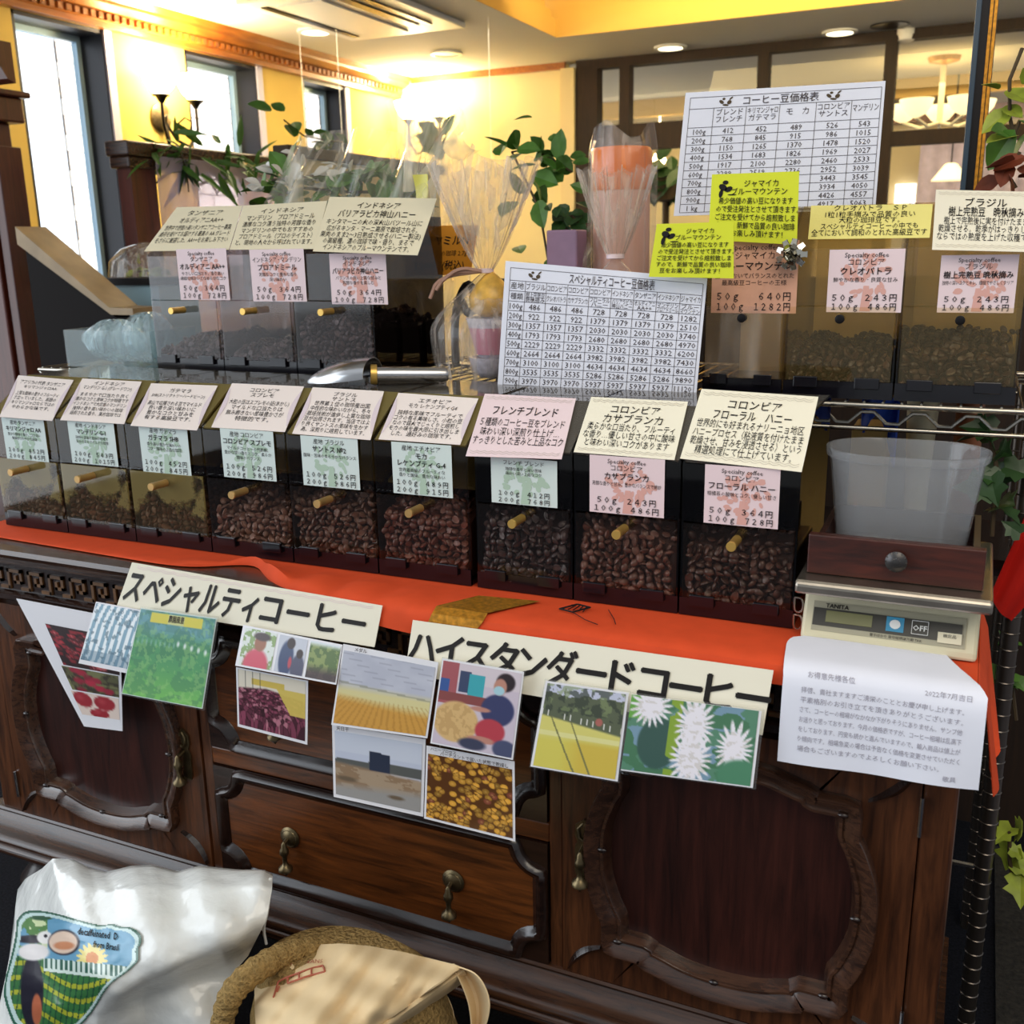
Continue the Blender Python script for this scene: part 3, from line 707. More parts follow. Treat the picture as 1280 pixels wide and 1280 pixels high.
plant('potted_plant', 'green plant on the window sill behind the sloping desk', 'plant',
      [onY(40, 330, 1.5), onY(62, 322, 1.5), onY(85, 337, 1.5), onY(108, 350, 1.5)], 34, .07, 'oval', 'leaf', .06, 10, droop=.1)
plant('potted_plant', 'mossy plant under the clear plastic cover', 'plant',
      [(qx-.10, 1.5, q[0][2]+.028), (qx, 1.5, q[0][2]+.035), (qx+.06, 1.5, q[0][2]+.028)], 26, .04, 'oval', 'leaf_light', .03, 12)
plant('potted_ivy', 'dark plant in the far room by the globe lamp', 'plant', [onY(815, 225, 7.5), onY(835, 220, 7.5), onY(850, 215, 7.5)], 30, .22, 'oval', 'leaf_dark', .12, 13)
_p = onY(833, 222, 7.5); obj('stand', MB().lathe([(.16, 0), (.16, .02), (.03, .04), (.03, _p[2]-.2), (.12, _p[2]-.18), (.14, _p[2]-.02), (.12, _p[2])], (_p[0], 7.5, 0), n=16), 'stem', COL.objects[[o.name for o in COL.objects if o.name.startswith('potted_ivy') and o.type == 'EMPTY'][-1]], True)

# ================================================================== the sideboard
YF = -.06
SB = thing('sideboard', 'carved dark oak sideboard carrying the coffee bean dispensers', 'sideboard', (-.6, .1, 0))
obj('carcass', MB().box(-1.40, .198, YF+.012, .22, .265, .765), 'wood_z', SB)
obj('corner_post', MB().box(.162, .2, YF-.004, YF+.05, .27, .70), 'wood_z', SB, bevel=.004)
obj('corner_post', MB().box(-1.405, -1.352, YF-.004, YF+.05, .27, .70), 'wood_z', SB, bevel=.004)
obj('door_stile', MB().box(-.302, -.283, YF-.003, YF+.05, .27, .70), 'wood_z', SB, bevel=.002)
obj('door_stile', MB().box(-.907, -.888, YF-.003, YF+.05, .27, .70), 'wood_z', SB, bevel=.002)
obj('drawer_rail', MB().box(-.888, -.302, YF-.003, YF+.05, .468, .497), 'wood_x', SB, bevel=.002)
top = MB().prismx([(.23, .765), (.23, .80), (-.085, .80), (-.103, .797), (-.107, .790), (-.103, .783), (-.096, .781), (-.096, .776), (-.09, .774), (-.09, .768), (-.078, .765)], -1.44, .206)
obj('top', top, 'wood_mould', SB)
fz = MB().prismx([(YF+.02, .695), (YF+.02, .766), (-.076, .766), (-.076, .757), (-.068, .755), (-.068, .712), (-.078, .708), (-.078, .698), (-.07, .693)], -1.41, .203)
FZ = obj('frieze', fz, 'wood_dark', SB)
key = MB(); x = -1.385
gk = [(0, 0), (0, 1), (.8, 1), (.8, .35), (.42, .35), (.42, .65)]
while x < .165:
    for (a, b), (c, d) in zip(gk, gk[1:]):
        xa, xb = sorted((x+a*.036, x+c*.036)); za, zb = sorted((.718+b*.03, .718+d*.03))
        key.box(xa-.0028, xb+.0028, -.0712, -.0675, za-.0028, zb+.0028)
    key.box(x+.8*.036-.002, x+.050, -.0712, -.0675, .7152, .7208); x += .048
obj('greek_key_carving', key, 'carve', FZ)
base = MB().prismx([(.22, .205), (.22, .272), (-.062, .273), (-.067, .2725), (-.0695, .269), (-.0685, .2655), (-.066, .263), (-.070, .258), (-.076, .251), (-.085, .245), (-.096, .2415), (-.103, .239), (-.1075, .234), (-.108, .229), (-.1055, .2255), (-.110, .224), (-.112, .2205), (-.1095, .217), (-.111, .214), (-.110, .210), (-.106, .205)], -1.43, .212)
obj('plinth_moulding', base, 'wood_mould', SB, True)
for fx in (-1.33, .13):
    for fy in (-.04, .15):
        obj('foot', MB().lathe([(.03, .0), (.038, .02), (.055, .06), (.062, .10), (.055, .14), (.035, .165), (.032, .18), (.042, .19), (.042, .206)], (fx, fy, 0), n=20), 'wood_dark', SB, True)

def ring_loft(mb, loops, fill_last=True):
    n = len(loops[0]); k0 = len(mb.v); vs = [p for l in loops for p in l]; fs = []
    for i in range(len(loops)-1):
        for j in range(n):
            a = i*n+j; b = i*n+(j+1) % n; fs.append((a, b, b+n, a+n))
    mb.add(vs, fs)
def offset_path(P, d):
    P = np.array(P); n = len(P); out = []
    for i in range(n):
        t = P[(i+1) % n]-P[i-1]; t /= np.linalg.norm(t)+1e-9; out.append(P[i]+d*np.array((t[1], -t[0])))
    return np.array(out)
def resample(P, n):
    P = np.array(list(P)+[P[0]], float); d = np.r_[0, np.cumsum(np.linalg.norm(np.diff(P, axis=0), axis=1))]
    q = np.linspace(0, d[-1], n, endpoint=False); return np.stack([np.interp(q, d, P[:, 0]), np.interp(q, d, P[:, 1])], 1)
def smoothq(pts, it=2):
    P = np.array(pts, float)
    for _ in range(it):
        Q = [P[0]]
        for a, b in zip(P, P[1:]): Q += [a*.75+b*.25, a*.25+b*.75]
        Q.append(P[-1]); P = np.array(Q)
    return P
# closed outline of the door moulding, counter-clockwise seen from the front
def door_path():
    a, b = .146, .140
    bow_b = smoothq([(.098, -b-.004), (.085, -b-.006), (.05, -b-.018), (0, -b-.022), (-.05, -b-.018), (-.085, -b-.006), (-.098, -b-.004)])[::-1]
    side = smoothq([(a+.002, -b+.045), (a+.010, -b+.06), (a+.024, -.04), (a+.026, 0), (a+.024, .04), (a+.010, b-.06), (a+.002, b-.045)])
    bot = [(-a, -b+.004)]+[(-.100, -b+.004)]+bow_b.tolist()+[(.100, -b+.004)]+[(a, -b+.004)]
    top_ = [(-x, -z) for x, z in bot]
    rt = [(a, -b+.004)]+[(a, -b+.043)]+side.tolist()+[(a, b-.043)]+[(a, b-.004)]
    lf = [(-x, -z) for x, z in rt]
    P = bot[:-1]+rt[:-1]+top_[:-1]+lf[:-1]
    return P
def drawer_path(w, h, r):
    P = []
    for cx, cz, a0 in ((w, -h, PI), (w, h, 1.5*PI), (-w, h, 0), (-w, -h, .5*PI)):
        for k in range(9):
            a = a0-(PI/2)*k/8; P.append((cx+r*math.cos(a), cz+r*math.sin(a)))
    return P
def framed_front(parent, name, cx, cz, hw, hh, path, ymount, mats, label=None, n=200, prof=None, ypanel=0.010):
    """frame slab with an opening, a raised moulding round it and a panel inside"""
    P = resample(path, n)
    y0 = ymount
    rect = P/np.maximum(np.abs(P[:, 0])/hw, np.abs(P[:, 1])/hh)[:, None]
    for sx in (-1, 1):
        for sz in (-1, 1):
            i = np.argmin(np.linalg.norm(rect-np.array((sx*hw, sz*hh)), axis=1)); rect[i] = (sx*hw, sz*hh)
    def L(Q, y): return [(cx+p[0], y, cz+p[1]) for p in Q]
    o1 = offset_path(P, .012)
    fr = MB(); ring_loft(fr, [L(rect, y0+.02), L(rect, y0), L(o1, y0)])
    root = obj(name, fr, mats[0], parent, label=label, bevel=0)
    prof = prof or [(.015, 0.001), (.015, -.014), (.013, -.017), (.011, -.017), (-.006, -.007), (-.0075, -.0095), (-.011, -.0095), (-.013, -.006), (-.0135, -.001), (-.018, ypanel)]
    mo = MB(); ring_loft(mo, [L(offset_path(P, d), y0+y) for d, y in prof])
    obj('moulding', mo, mats[1], root, True)
    pn = MB().box(cx-hw+.02, cx+hw-.02, y0+ypanel-.001, y0+ypanel+.004, cz-hh+.014, cz+hh-.014)
    obj('panel', pn, mats[2], root)
    return root, P
def crescent(mb, p0, p1, bulge, w, y):
    p0 = np.array(p0); p1 = np.array(p1); d = p1-p0; nrm = np.array((-d[1], d[0])); N = 12; A = []; B = []
    for k in range(N+1):
        t = k/N; c = p0+d*t+nrm*bulge*4*t*(1-t); h = w*(math.sin(PI*t)*.8+.2)*.5; u = nrm/np.linalg.norm(nrm)
        A.append(c+u*h); B.append(c-u*h)
    for k in range(N):
        a, b, c, e = A[k], A[k+1], B[k+1], B[k]; m0 = (a+e)/2; m1 = (b+c)/2
        mb.add([(a[0], y, a[1]), (b[0], y, b[1]), (m1[0], y-.007, m1[1]), (m0[0], y-.007, m0[1])], [(0, 1, 2, 3)])
        mb.add([(e[0], y, e[1]), (c[0], y, c[1]), (m1[0], y-.007, m1[1]), (m0[0], y-.007, m0[1])], [(3, 2, 1, 0)])
def drop_pull(parent, x, z, y, plate_h, label=None, key=True):
    if key:
        pl = MB(); pr = [(-.010, -.048), (.010, -.048), (.013, -.040), (.013, .0), (.009, .006), (.013, .016), (.012, .032), (.0, .042), (-.012, .032), (-.013, .016), (-.009, .006), (-.013, 0), (-.013, -.040)]
        pl.prismy([(x+a, z+b) for a, b in pr], y-.003, y)
        pl.tube([(x, y-.003, z+.036), (x-.007, y-.005, z+.028), (x-.006, y-.005, z+.015), (x, y-.004, z+.010), (x+.006, y-.005, z+.015), (x+.007, y-.005, z+.028), (x, y-.003, z+.036)], .0022, 6)
    else:
        pl = MB().lathe([(.017, 0), (.018, -.002), (.012, -.006), (.006, -.009), (.001, -.009)], (x, y, z), (0, 1, 0), 18)
        pl.tube([(x+.013*math.cos(a), y-.003, z+.013*math.sin(a)) for a in np.linspace(0, 2*PI, 15)], .0025, 5)
    h = obj('handle', pl, 'brass_old', parent, True, label=label)
    d = MB().tube([(x, y-.002, z+.002), (x, y-.018, z-.002)], .0035, 8)
    d.lathe([(.001, .004), (.004, .0), (.0045, -.006), (.007, -.010), (.0075, -.016), (.004, -.022), (.0035, -.032), (.006, -.037), (.011, -.041), (.0115, -.046), (.006, -.050), (.002, -.054), (.001, -.056)], (x, y-.018, z-.002), (0, 0, 1), 14)
    obj('drop', d, 'brass_old', parent, True)
def sb_door(cx, side, label):
    r, P = framed_front(SB, 'door', cx, .478, .2215, .205, door_path(), YF-.006, ('wood_z', 'door_mould', 'wood_door'), label)
    for sx in (-1, 1):
        for sz in (-1, 1):
            c = MB(); crescent(c, (cx+sx*.165, .478+sz*.150), (cx+sx*.214, .478+sz*.200), .10*sx*sz*-1, .012, YF-.006)
            obj('corner_carving', c, 'wood_dark', r, True)
    Q = offset_path(resample(door_path(), 56), -.0105)
    for k, p in enumerate(Q):
        if k % 7 == 0: obj('bead', MB().lathe([(.0012, -.006), (.0036, -.003), (.0036, .003), (.0012, .006)], (cx+p[0], YF-.0152, .478+p[1]), (1, 0, 0), 8), 'wood_dark', r, True)
    drop_pull(r, cx-side*.189, .478+.0, YF-.007, .09)
    for z in (.33, .62): obj('hinge', MB().tube([(cx+side*.2225, YF-.009, z-.025), (cx+side*.2225, YF-.009, z+.025)], .0025, 7), 'steel', r, True)
sb_door(-.060, 1, 'right door with an octagonal bowed moulding')
sb_door(-1.130, -1, 'left door with an octagonal bowed moulding')
def sb_drawer(zc, hh, label, pulls):
    hw = .291
    r, P = framed_front(SB, 'drawer', -.595, zc, hw, hh, drawer_path(hw-.012, hh-.010, .038), YF-.006, ('wood_dark', 'wood_dark', 'wood_x'), label, 160,
                        [(.012, .001), (.010, -.006), (.004, -.010), (-.003, -.008), (-.006, -.003), (-.010, -.001), (-.012, .002)], .002)
    for dx in pulls: drop_pull(r, -.595+dx, zc-.0, YF-.005, .03, key=False)
sb_drawer(.369, .097, 'lower drawer with notched corners and two drop handles', (-.148, .142))
sb_drawer(.597, .098, 'upper drawer mostly behind the photo cards', (-.148, .142))

# ------------------------------------------------------------------ orange cloth runner
def cloth_section(x):
    """cross-section at x, from under the bins to the hem: list of (y, z)"""
    k = max(0, min(1, (x+.80)/.2)); k = k*k*(3-2*k)
    dip = math.exp(-((x+.80)/.06)**2)
    hem = .776+.010*math.exp(-((x+.40)/.12)**2)*-1.2
    wr = .004*math.sin(x*41)*math.exp(-((x+.7)/.22)**2)
    lx = -1.38 < x < -.98
    yl = -.060-.018*max(0, min(1, (x+1.35)/.4))+.045*dip
    A = [(.20, .8015), (.0, .8015), (-.02, .802), (yl*.6, .803+.6*abs(wr)), (yl*.85, .8035+abs(wr)*2+.012*math.exp(-((x+.72)/.08)**2)), (yl, .803+abs(wr)), (yl-.001, .8022), (yl-.0015, .8018)]
    B = [(.20, .8015), (.0, .8015), (-.02, .802), (-.06, .803+2.5*abs(wr)), (-.098, .8025+abs(wr)*1.5), (-.109, .798), (-.1125, .787), (-.1135+wr, hem)]
    return [(a[0]*(1-k)+b[0]*k, a[1]*(1-k)+b[1]*k) for a, b in zip(A, B)]
xs = np.r_[np.linspace(-1.40, -.95, 16), np.linspace(-.93, -.40, 48), np.linspace(-.38, .206, 24)]
def cl_fn(s, t):
    i = s*(len(xs)-1); k = min(int(i), len(xs)-2); x = xs[k]*(1-i+k)+xs[k+1]*(i-k); c = cloth_section(x)
    j = t*7; m = min(int(j+1e-6), 6); f = j-m
    return (x, c[m][0]*(1-f)+c[m+1][0]*f, c[m][1]*(1-f)+c[m+1][1]*f)
CT = obj('table_runner', MB().sheet(cl_fn, len(xs)-1, 14, -.0012), 'cloth', smooth=True, loc=(-.6, -.05, .80))
tag(CT, 'orange cloth runner along the sideboard top under the bean dispensers', 'cloth')
sd = MB().sheet(lambda s, t: (.2065+.006*min(1, t*6)+.020*t+.005*math.sin(s*9)*t, (-.110+.28*s)*(1-t)+t*(-.085+.07*s), .8025-.125*t+.03*t*(s-.2)), 14, 12, .0012)
obj('side_drape', sd, 'cloth', CT, True, label='corner of the orange cloth hanging to a point at the right end')
gp = MB(); 
def cl_front(x, d):
    c = cloth_section(x); return (x, c[5][0]-.002, c[5][1]) if d < 0 else None
gm = MB().grid(lambda s, t: (-.445+.105*s-.02*t, cloth_section(-.4)[4+0][0]*(1-t)-.1155*t if t > .5 else -.045-.065*t*1.0, (.8075 if t < .5 else .8075-.03*(t-.5)*2)), 10, 2)
gq = [np.array((-.412, -.040, .8056)), np.array((-.325, -.030, .8056)), np.array((-.37, -.099, .8062)), np.array((-.445, -.099, .8062))]
g2 = [np.array((-.445, -.1115, .800)), np.array((-.37, -.1115, .800)), np.array((-.385, -.1155, .779)), np.array((-.455, -.1155, .777))]
gm = MB(); gm.add(gq, [(0, 1, 2, 3)]); gm.add([gq[3], gq[2], g2[1], g2[0]], [(0, 1, 2, 3)]); gm.add(g2, [(0, 1, 2, 3)])
obj('gold_print', gm, 'gold', CT, label='glittering gold printed fan on the orange cloth')
ck = MB()
def cz(x, y): return np.array((x, y, .8062))
ck.tube([cz(-.275, -.025), cz(-.29, -.050), cz(-.270, -.055), cz(-.255, -.030), cz(-.275, -.025)], .0012, 5).tube([cz(-.27, -.055), cz(-.245, -.075), cz(-.225, -.085)], .0006, 5).tube([cz(-.23, -.03), cz(-.212, -.06), cz(-.205, -.075)], .0006, 5)
for k in range(5): ck.tube([cz(-.286+.007*k, -.048), cz(-.280+.005*k, -.030)], .0008, 5)
obj('bird_print', ck, 'ink', CT, label='black line drawing of a bird wing on the cloth')

# ================================================================== the chrome wire rack
RK = thing('wire_rack', 'chrome wire shelf rack behind the bean dispensers', 'rack', (-.65, .45, 0))
RY, RZ = .262, 1.046
for x, y in ((.252, .33), (-1.52, .33), (.252, .66), (-1.52, .66)):
    m = MB().tube([(x, y, 0.0), (x, y, 1.03)], .0125, 14); z = .03
    while z < 1.0:
        m.lathe([(.0127, -.0012), (.0138, 0), (.0127, .0012)], (x, y, z), n=14); z += .0254
    obj('post', m, mat('dark_chrome_post', '6a625c', .3, .9), RK, True)
for y in (RY, .69):
    obj('shelf_rail', MB().tube([(-1.54, y, RZ-.004), (.275, y, RZ-.004)], .0042, 8), 'chrome', RK, True)
    obj('shelf_rail', MB().tube([(-1.54, y, RZ-.036), (.275, y, RZ-.036)], .0034, 8), 'chrome', RK, True)
    zz = []; x = -1.54; k = 0
    while x < .275:
        zz.append((x, y, RZ-.005 if k % 2 == 0 else RZ-.036)); x += .033; k += 1
    sz = smoothq(zz, 1)
    obj('zigzag_wire', MB().tube(sz, .0026, 6), 'chrome', RK, True)
wm = MB(); x = -1.53
while x < .27:
    wm.tube([(x, RY, RZ), (x, .69, RZ)], .0018, 5); x += .0245
obj('shelf_wires', wm, 'chrome', RK, True)
obj('shelf_rail', MB().tube([(.27, RY, RZ-.004), (.27, .69, RZ-.004)], .0042, 8), 'chrome', RK, True)
obj('shelf_rail', MB().tube([(-1.535, RY, RZ-.004), (-1.535, .69, RZ-.004)], .0042, 8), 'chrome', RK, True)
obj('shelf_wires', MB().tube([(.252, .33, .33), (.252, .66, .33)], .004, 6).tube([(-1.52, .33, .33), (.252, .33, .33)], .004, 6).tube([(-1.52, .66, .33), (.252, .66, .33)], .004, 6), 'chrome', RK, True)

# ================================================================== bean dispensers
def knob(parent, x, y, z, m, L=.034, r=.0062):
    obj('knob', MB().lathe([(r*.94, 0), (r*.94, -L*.85), (r, -L*.86), (r, -L*.985), (r*.94, -L), (.0005, -L)], (x, y, z), (0, 1, 0), 16), m, parent, True)
def dispenser(label, group, x0, x1, yf, zb, P, k=1.0, D=.235):
    """one smoky acrylic bean bin; P picks the materials and the fill"""
    g = .0012; x0 += g; x1 -= g; th = .0028; xc = (x0+x1)/2
    H0, H1, H2, H3, Y3 = .023*k, .125*k, .2*k, .255*k, .085*k
    D = D*k if k > 1.02 else D
    t = thing('bean_dispenser', label, 'coffee bean dispenser', (xc, (yf+D/2), zb), group)
    obj('tray', MB().box(x0, x1, yf, yf+D, zb, zb+.006).box(x0, x1, yf-.001, yf+.004, zb, zb+H0), 'blackplastic', t)
    side = [(yf, zb+.006), (yf+D, zb+.006), (yf+D, zb+H3), (yf+Y3, zb+H3), (yf, zb+H2)]
    obj('side_wall', MB().prismx(side, x0, x0+th), P['side'], t); obj('side_wall', MB().prismx(side, x1-th, x1), P['side'], t)
    obj('back_wall', MB().box(x0+th, x1-th, yf+D-th, yf+D, zb+.006, zb+H3-th), P['back'], t)
    obj('top_plate', MB().box(x0+th, x1-th, yf+Y3, yf+D, zb+H3-th, zb+H3), P['topm'], t)
    nz, ny = Y3, -(H3-H2); l = math.hypot(nz, ny); ny, nz = ny/l*th, nz/l*th
    obj('lid', MB().prismx([(yf, zb+H2), (yf+Y3, zb+H3), (yf+Y3-ny, zb+H3-nz), (yf-ny, zb+H2-nz)], x0+th, x1-th), P['lidm'], t)
    obj('upper_panel', MB().box(x0+th, x1-th, yf, yf+th, zb+H1+.002, zb+H2-.003).box(x0+.001, x1-.001, yf-.002, yf+th, zb+H1-.001, zb+H1+.002), P['panel'], t)
    fl = obj('flap', MB().box(x0+th+.001, x1-th-.001, yf-.004, yf-.001, zb+H0+.001, zb+H1-.003), P['flap'], t)
    knob(fl, xc+P.get('kx', 0), yf-.004, zb+H1-.018*k, P['knob'], P.get('kl', .034))
    w = x1-x0
    for a in (.10, .66): obj('hinge', MB().box(x0+w*a, x0+w*(a+.22), yf-.007, yf-.002, zb+.014*k, zb+.029*k), 'blackplastic', t, bevel=.001)
    if P.get('chute', True): obj('chute', MB().prismx([(yf+.03, zb+H1+.01), (yf+D-.004, zb+H2+.02), (yf+D-.004, zb+H2+.016), (yf+.03, zb+H1+.006)], x0+th, x1-th), P['chutem'], t)
    # beans
    if P.get('fill') is not None:
        lo = P['fill']; tl = P.get('tilt', 0.); hi = P.get('hi', lo+.02); size = .0134*P.get('bs', 1.)
        def level(x, y):
            u = (x-xc)/w; return zb+.007+lo+tl*u+(hi-lo)*min(1, y/.08)+.006*math.sin(x*90+y*30)+P.get('hump', 0)*(1-4*u*u)
        pts = []; sp = size*.78
        for ly, y in enumerate((.0065, .0135)):
            z = zb+.013+(ly*.4)*sp
            while z < zb+H1:
                x = x0+.009+(rnd.random()*.6)*sp
                while x < x1-.008:
                    if z < level(x, y): pts.append((x+rnd.gauss(0, .0009), yf+y+rnd.gauss(0, .0008), z+rnd.gauss(0, .0009)))
                    x += sp*1.08
                z += sp*.86
        y = .02
        while y < D-.02:
            x = x0+.009+rnd.random()*.004
            while x < x1-.008:
                z = level(x, y)
                if z < zb+H1+.008+.35*max(0, y-.03) or not P.get('chute', True): pts.append((x+rnd.gauss(0, .001), yf+y, z+rnd.gauss(0, .0015)))
                x += sp*1.15
            y += sp*1.05
        nx_, ny_ = 8, 5; gv = []
        for j in range(ny_+1):
            for i in range(nx_+1):
                x = x0+.006+(w-.012)*i/nx_; yy = .016+(D-.03)*j/ny_; gv.append((x, yf+yy, max(zb+.009, level(x, yy)-.006)))
        nb = len(gv); gb = [(x, y_, zb+.0085) for x, y_, z in gv]
        ff = []
        for j in range(ny_):
            for i in range(nx_):
                a = j*(nx_+1)+i; ff.append((a, a+1, a+nx_+2, a+nx_+1))
        per = [i for i in range(nx_+1)]+[(j+1)*(nx_+1)-1 for j in range(1, ny_+1)]+[ny_*(nx_+1)+i for i in range(nx_-1, -1, -1)]+[j*(nx_+1) for j in range(ny_-1, 0, -1)]
        for a, b in zip(per, per[1:]+per[:1]): ff.append((a, nb+a, nb+b, b))
        beans('coffee_beans', P['blabel'], np.array(pts), size, P['bean'], filler=(gv+gb, ff))
    return t
PA = dict(side='smoke', back='smoke_dust', topm='lidplate', lidm='smoke_dust', panel='smoke', flap='smoke_dust', knob='knobwood', chutem='smoke_dust', bean='5e4236')
PC = dict(side='smoke_dark', back='smoke_dark', topm='lidplate', lidm='lidplate', panel='smoke_dark', flap='smoke_clean', knob='brass', chutem='blackplastic', bean='52382c')
PD = dict(PA, flap='smoke_clean')
FW = str.maketrans('0123456789g ', '０１２３４５６７８９ｇ　')
PU = dict(side='smoke_grey', back='smoke_grey', topm='smoke_grey', lidm='smoke_grey', panel='smoke_grey', flap='smoke_grey', knob='brass', chutem='smoke_grey', bean='5c4a48', chute=False)
PR = dict(side='smoke', back='amber_back', topm='smoke_amber', lidm='smoke_amber', panel='smoke_amber', flap='smoke_amber', knob='iron', chutem='smoke_amber', bean='38251e', chute=False, kl=.012)
ZT_ = .8028
edges = [-1.366, -1.214, -1.060, -.902, -.745, -.594, -.442, -.434, -.290, -.146, -.001]
def xe(i): return (edges[i], edges[i+1])
FR = []
spec = [
    (0, dict(PA, fill=.055, tilt=-.035, hump=.012, kx=.0), 'front bean dispenser at the left end of the row, dusty flap and mint label', 'brown beans under the dusty flap of the leftmost front dispenser'),
    (1, dict(PA, fill=.052, tilt=-.015, hump=.01), 'front bean dispenser, second from the left, dusty flap', 'brown beans in the second front dispenser from the left'),
    (2, dict(PA, fill=.046, tilt=-.03, hump=.02), 'front bean dispenser, third from the left, most heavily dusted flap', 'brown beans in the third front dispenser from the left'),
    (3, dict(PA, fill=.058, tilt=-.005, bean='75564a', flap='smoke_clean'), 'front bean dispenser, fourth from the left, with the palest beans', 'light brown beans in the fourth front dispenser from the left'),
    (4, dict(PD, fill=.078, tilt=-.01, hump=.006), 'front bean dispenser, fifth from the left, mint label', 'brown beans nearly filling the fifth front dispenser from the left'),
    (5, dict(PD, fill=.082, bean='633c32', hi=.12), 'front bean dispenser, sixth from the left, reddish beans and mint label', 'reddish brown beans in the sixth front dispenser from the left'),
    (7, dict(PC, fill=.078, bean='3a2c2c', hi=.14), 'black front dispenser with a mint label under the pinkish card', 'very dark beans in the dispenser under the pinkish card'),
    (8, dict(PC, fill=.072, hump=.014, bean='66463c', hi=.13), 'black front dispenser, second from the right end, pink label', 'medium brown beans in the second front dispenser from the right'),
    (9, dict(PC, fill=.068, hump=.012, bean='493229', hi=.13), 'black front dispenser at the right end of the row, beside the scale', 'dark brown beans in the rightmost front dispenser, beside the scale'),
]
for i, P, lb, bl in spec:
    P['blabel'] = bl; FR.append(dispenser(lb, 'front row of bean dispensers', *xe(i), 0.0, ZT_, P))
ZU = RZ+.0025; YU = .275
uq = [-1.240, -1.079, -.917, -.753]
UL = []
for i, (fill, lb, bl) in enumerate(((.03, 'upper shelf dispenser at the left end, behind the clear bag box', 'few greyish beans in the left upper dispenser'),
                                    (.024, 'upper shelf dispenser with the pink label, middle of the left three', 'few greyish beans in the middle upper left dispenser'),
                                    (.075, 'upper shelf dispenser behind the steel scoop', 'greyish beans in the upper dispenser behind the steel scoop'))):
    P = dict(PU, fill=fill, blabel=bl, hump=.01, hi=fill+.01, tilt=-.012 if i == 2 else 0)
    if i == 2: P['side'] = 'smoke_dark'
    UL.append(dispenser(lb, 'upper left bean dispensers', uq[i], uq[i+1], YU, ZU-.012 if False else ZU, P, 1.06))
ur = [-.193, -.076, .074, .226]
UR = []
for i, (fill, lb, bl) in enumerate(((None, 'amber upper dispenser without beans behind the salmon card', ''),
                                    (.045, 'amber upper dispenser in the middle of the right three', 'dark beans in the middle amber upper dispenser'),
                                    (.056, 'amber upper dispenser at the right frame edge', 'dark beans in the upper dispenser at the right edge'))):
    P = dict(PR, fill=fill, blabel=bl, hi=(fill or 0)+.015)
    if i == 0: P['flap'] = 'frost'
    UR.append(dispenser(lb, 'upper right bean dispensers', ur[i], ur[i+1], YU, ZU, P, 1.03))

# ================================================================== price labels on the dispensers and folded cards on their lids
def quadY(px, Y): return [onY(u, v, Y) for u, v in px]
def label_card(px, Y, paper_m, tree_m, head, lines, prices, label, group, tophead=None, seed=1, par=None):
    q = quadY(px, Y)
    # square the card up: vertical sides, level edges
    xl = (q[0][0]+q[3][0])/2; xr = (q[1][0]+q[2][0])/2; zt = (q[0][2]+q[1][2])/2; zb = (q[2][2]+q[3][2])/2
    q = [(xl, Y, zt), (xr, Y, zt), (xr, Y, zb), (xl, Y, zb)]
    o, f = paper('price_label', label, 'price label', q, paper_m, .0004, group)
    tm = MB(); bean_tree(tm, f, .52, .08, .98, seed); obj('tree_print', tm, tree_m, o)
    m = MB()
    if tophead: put_text(m, f, tophead, .5, .085, .085, .6)
    y0 = .20 if tophead else .10
    for k, h in enumerate(head): put_text(m, f, h, .5, y0+k*.145, .105 if k else .09, .9, bold=.015 if k else 0)
    y1 = y0+len(head)*.145
    for k, h in enumerate(lines): put_text(m, f, h, .5, y1-.01+k*.095, .065, .92)
    for k, h in enumerate(prices): put_text(m, f, h.replace('  ', ' ').translate(FW), .5, .765+k*.145, .105, .86, bold=.008)
    obj('lettering', m, 'ink', o)
    return o
SC = 'Specialty coffee'
GL = 'price labels of the front row'
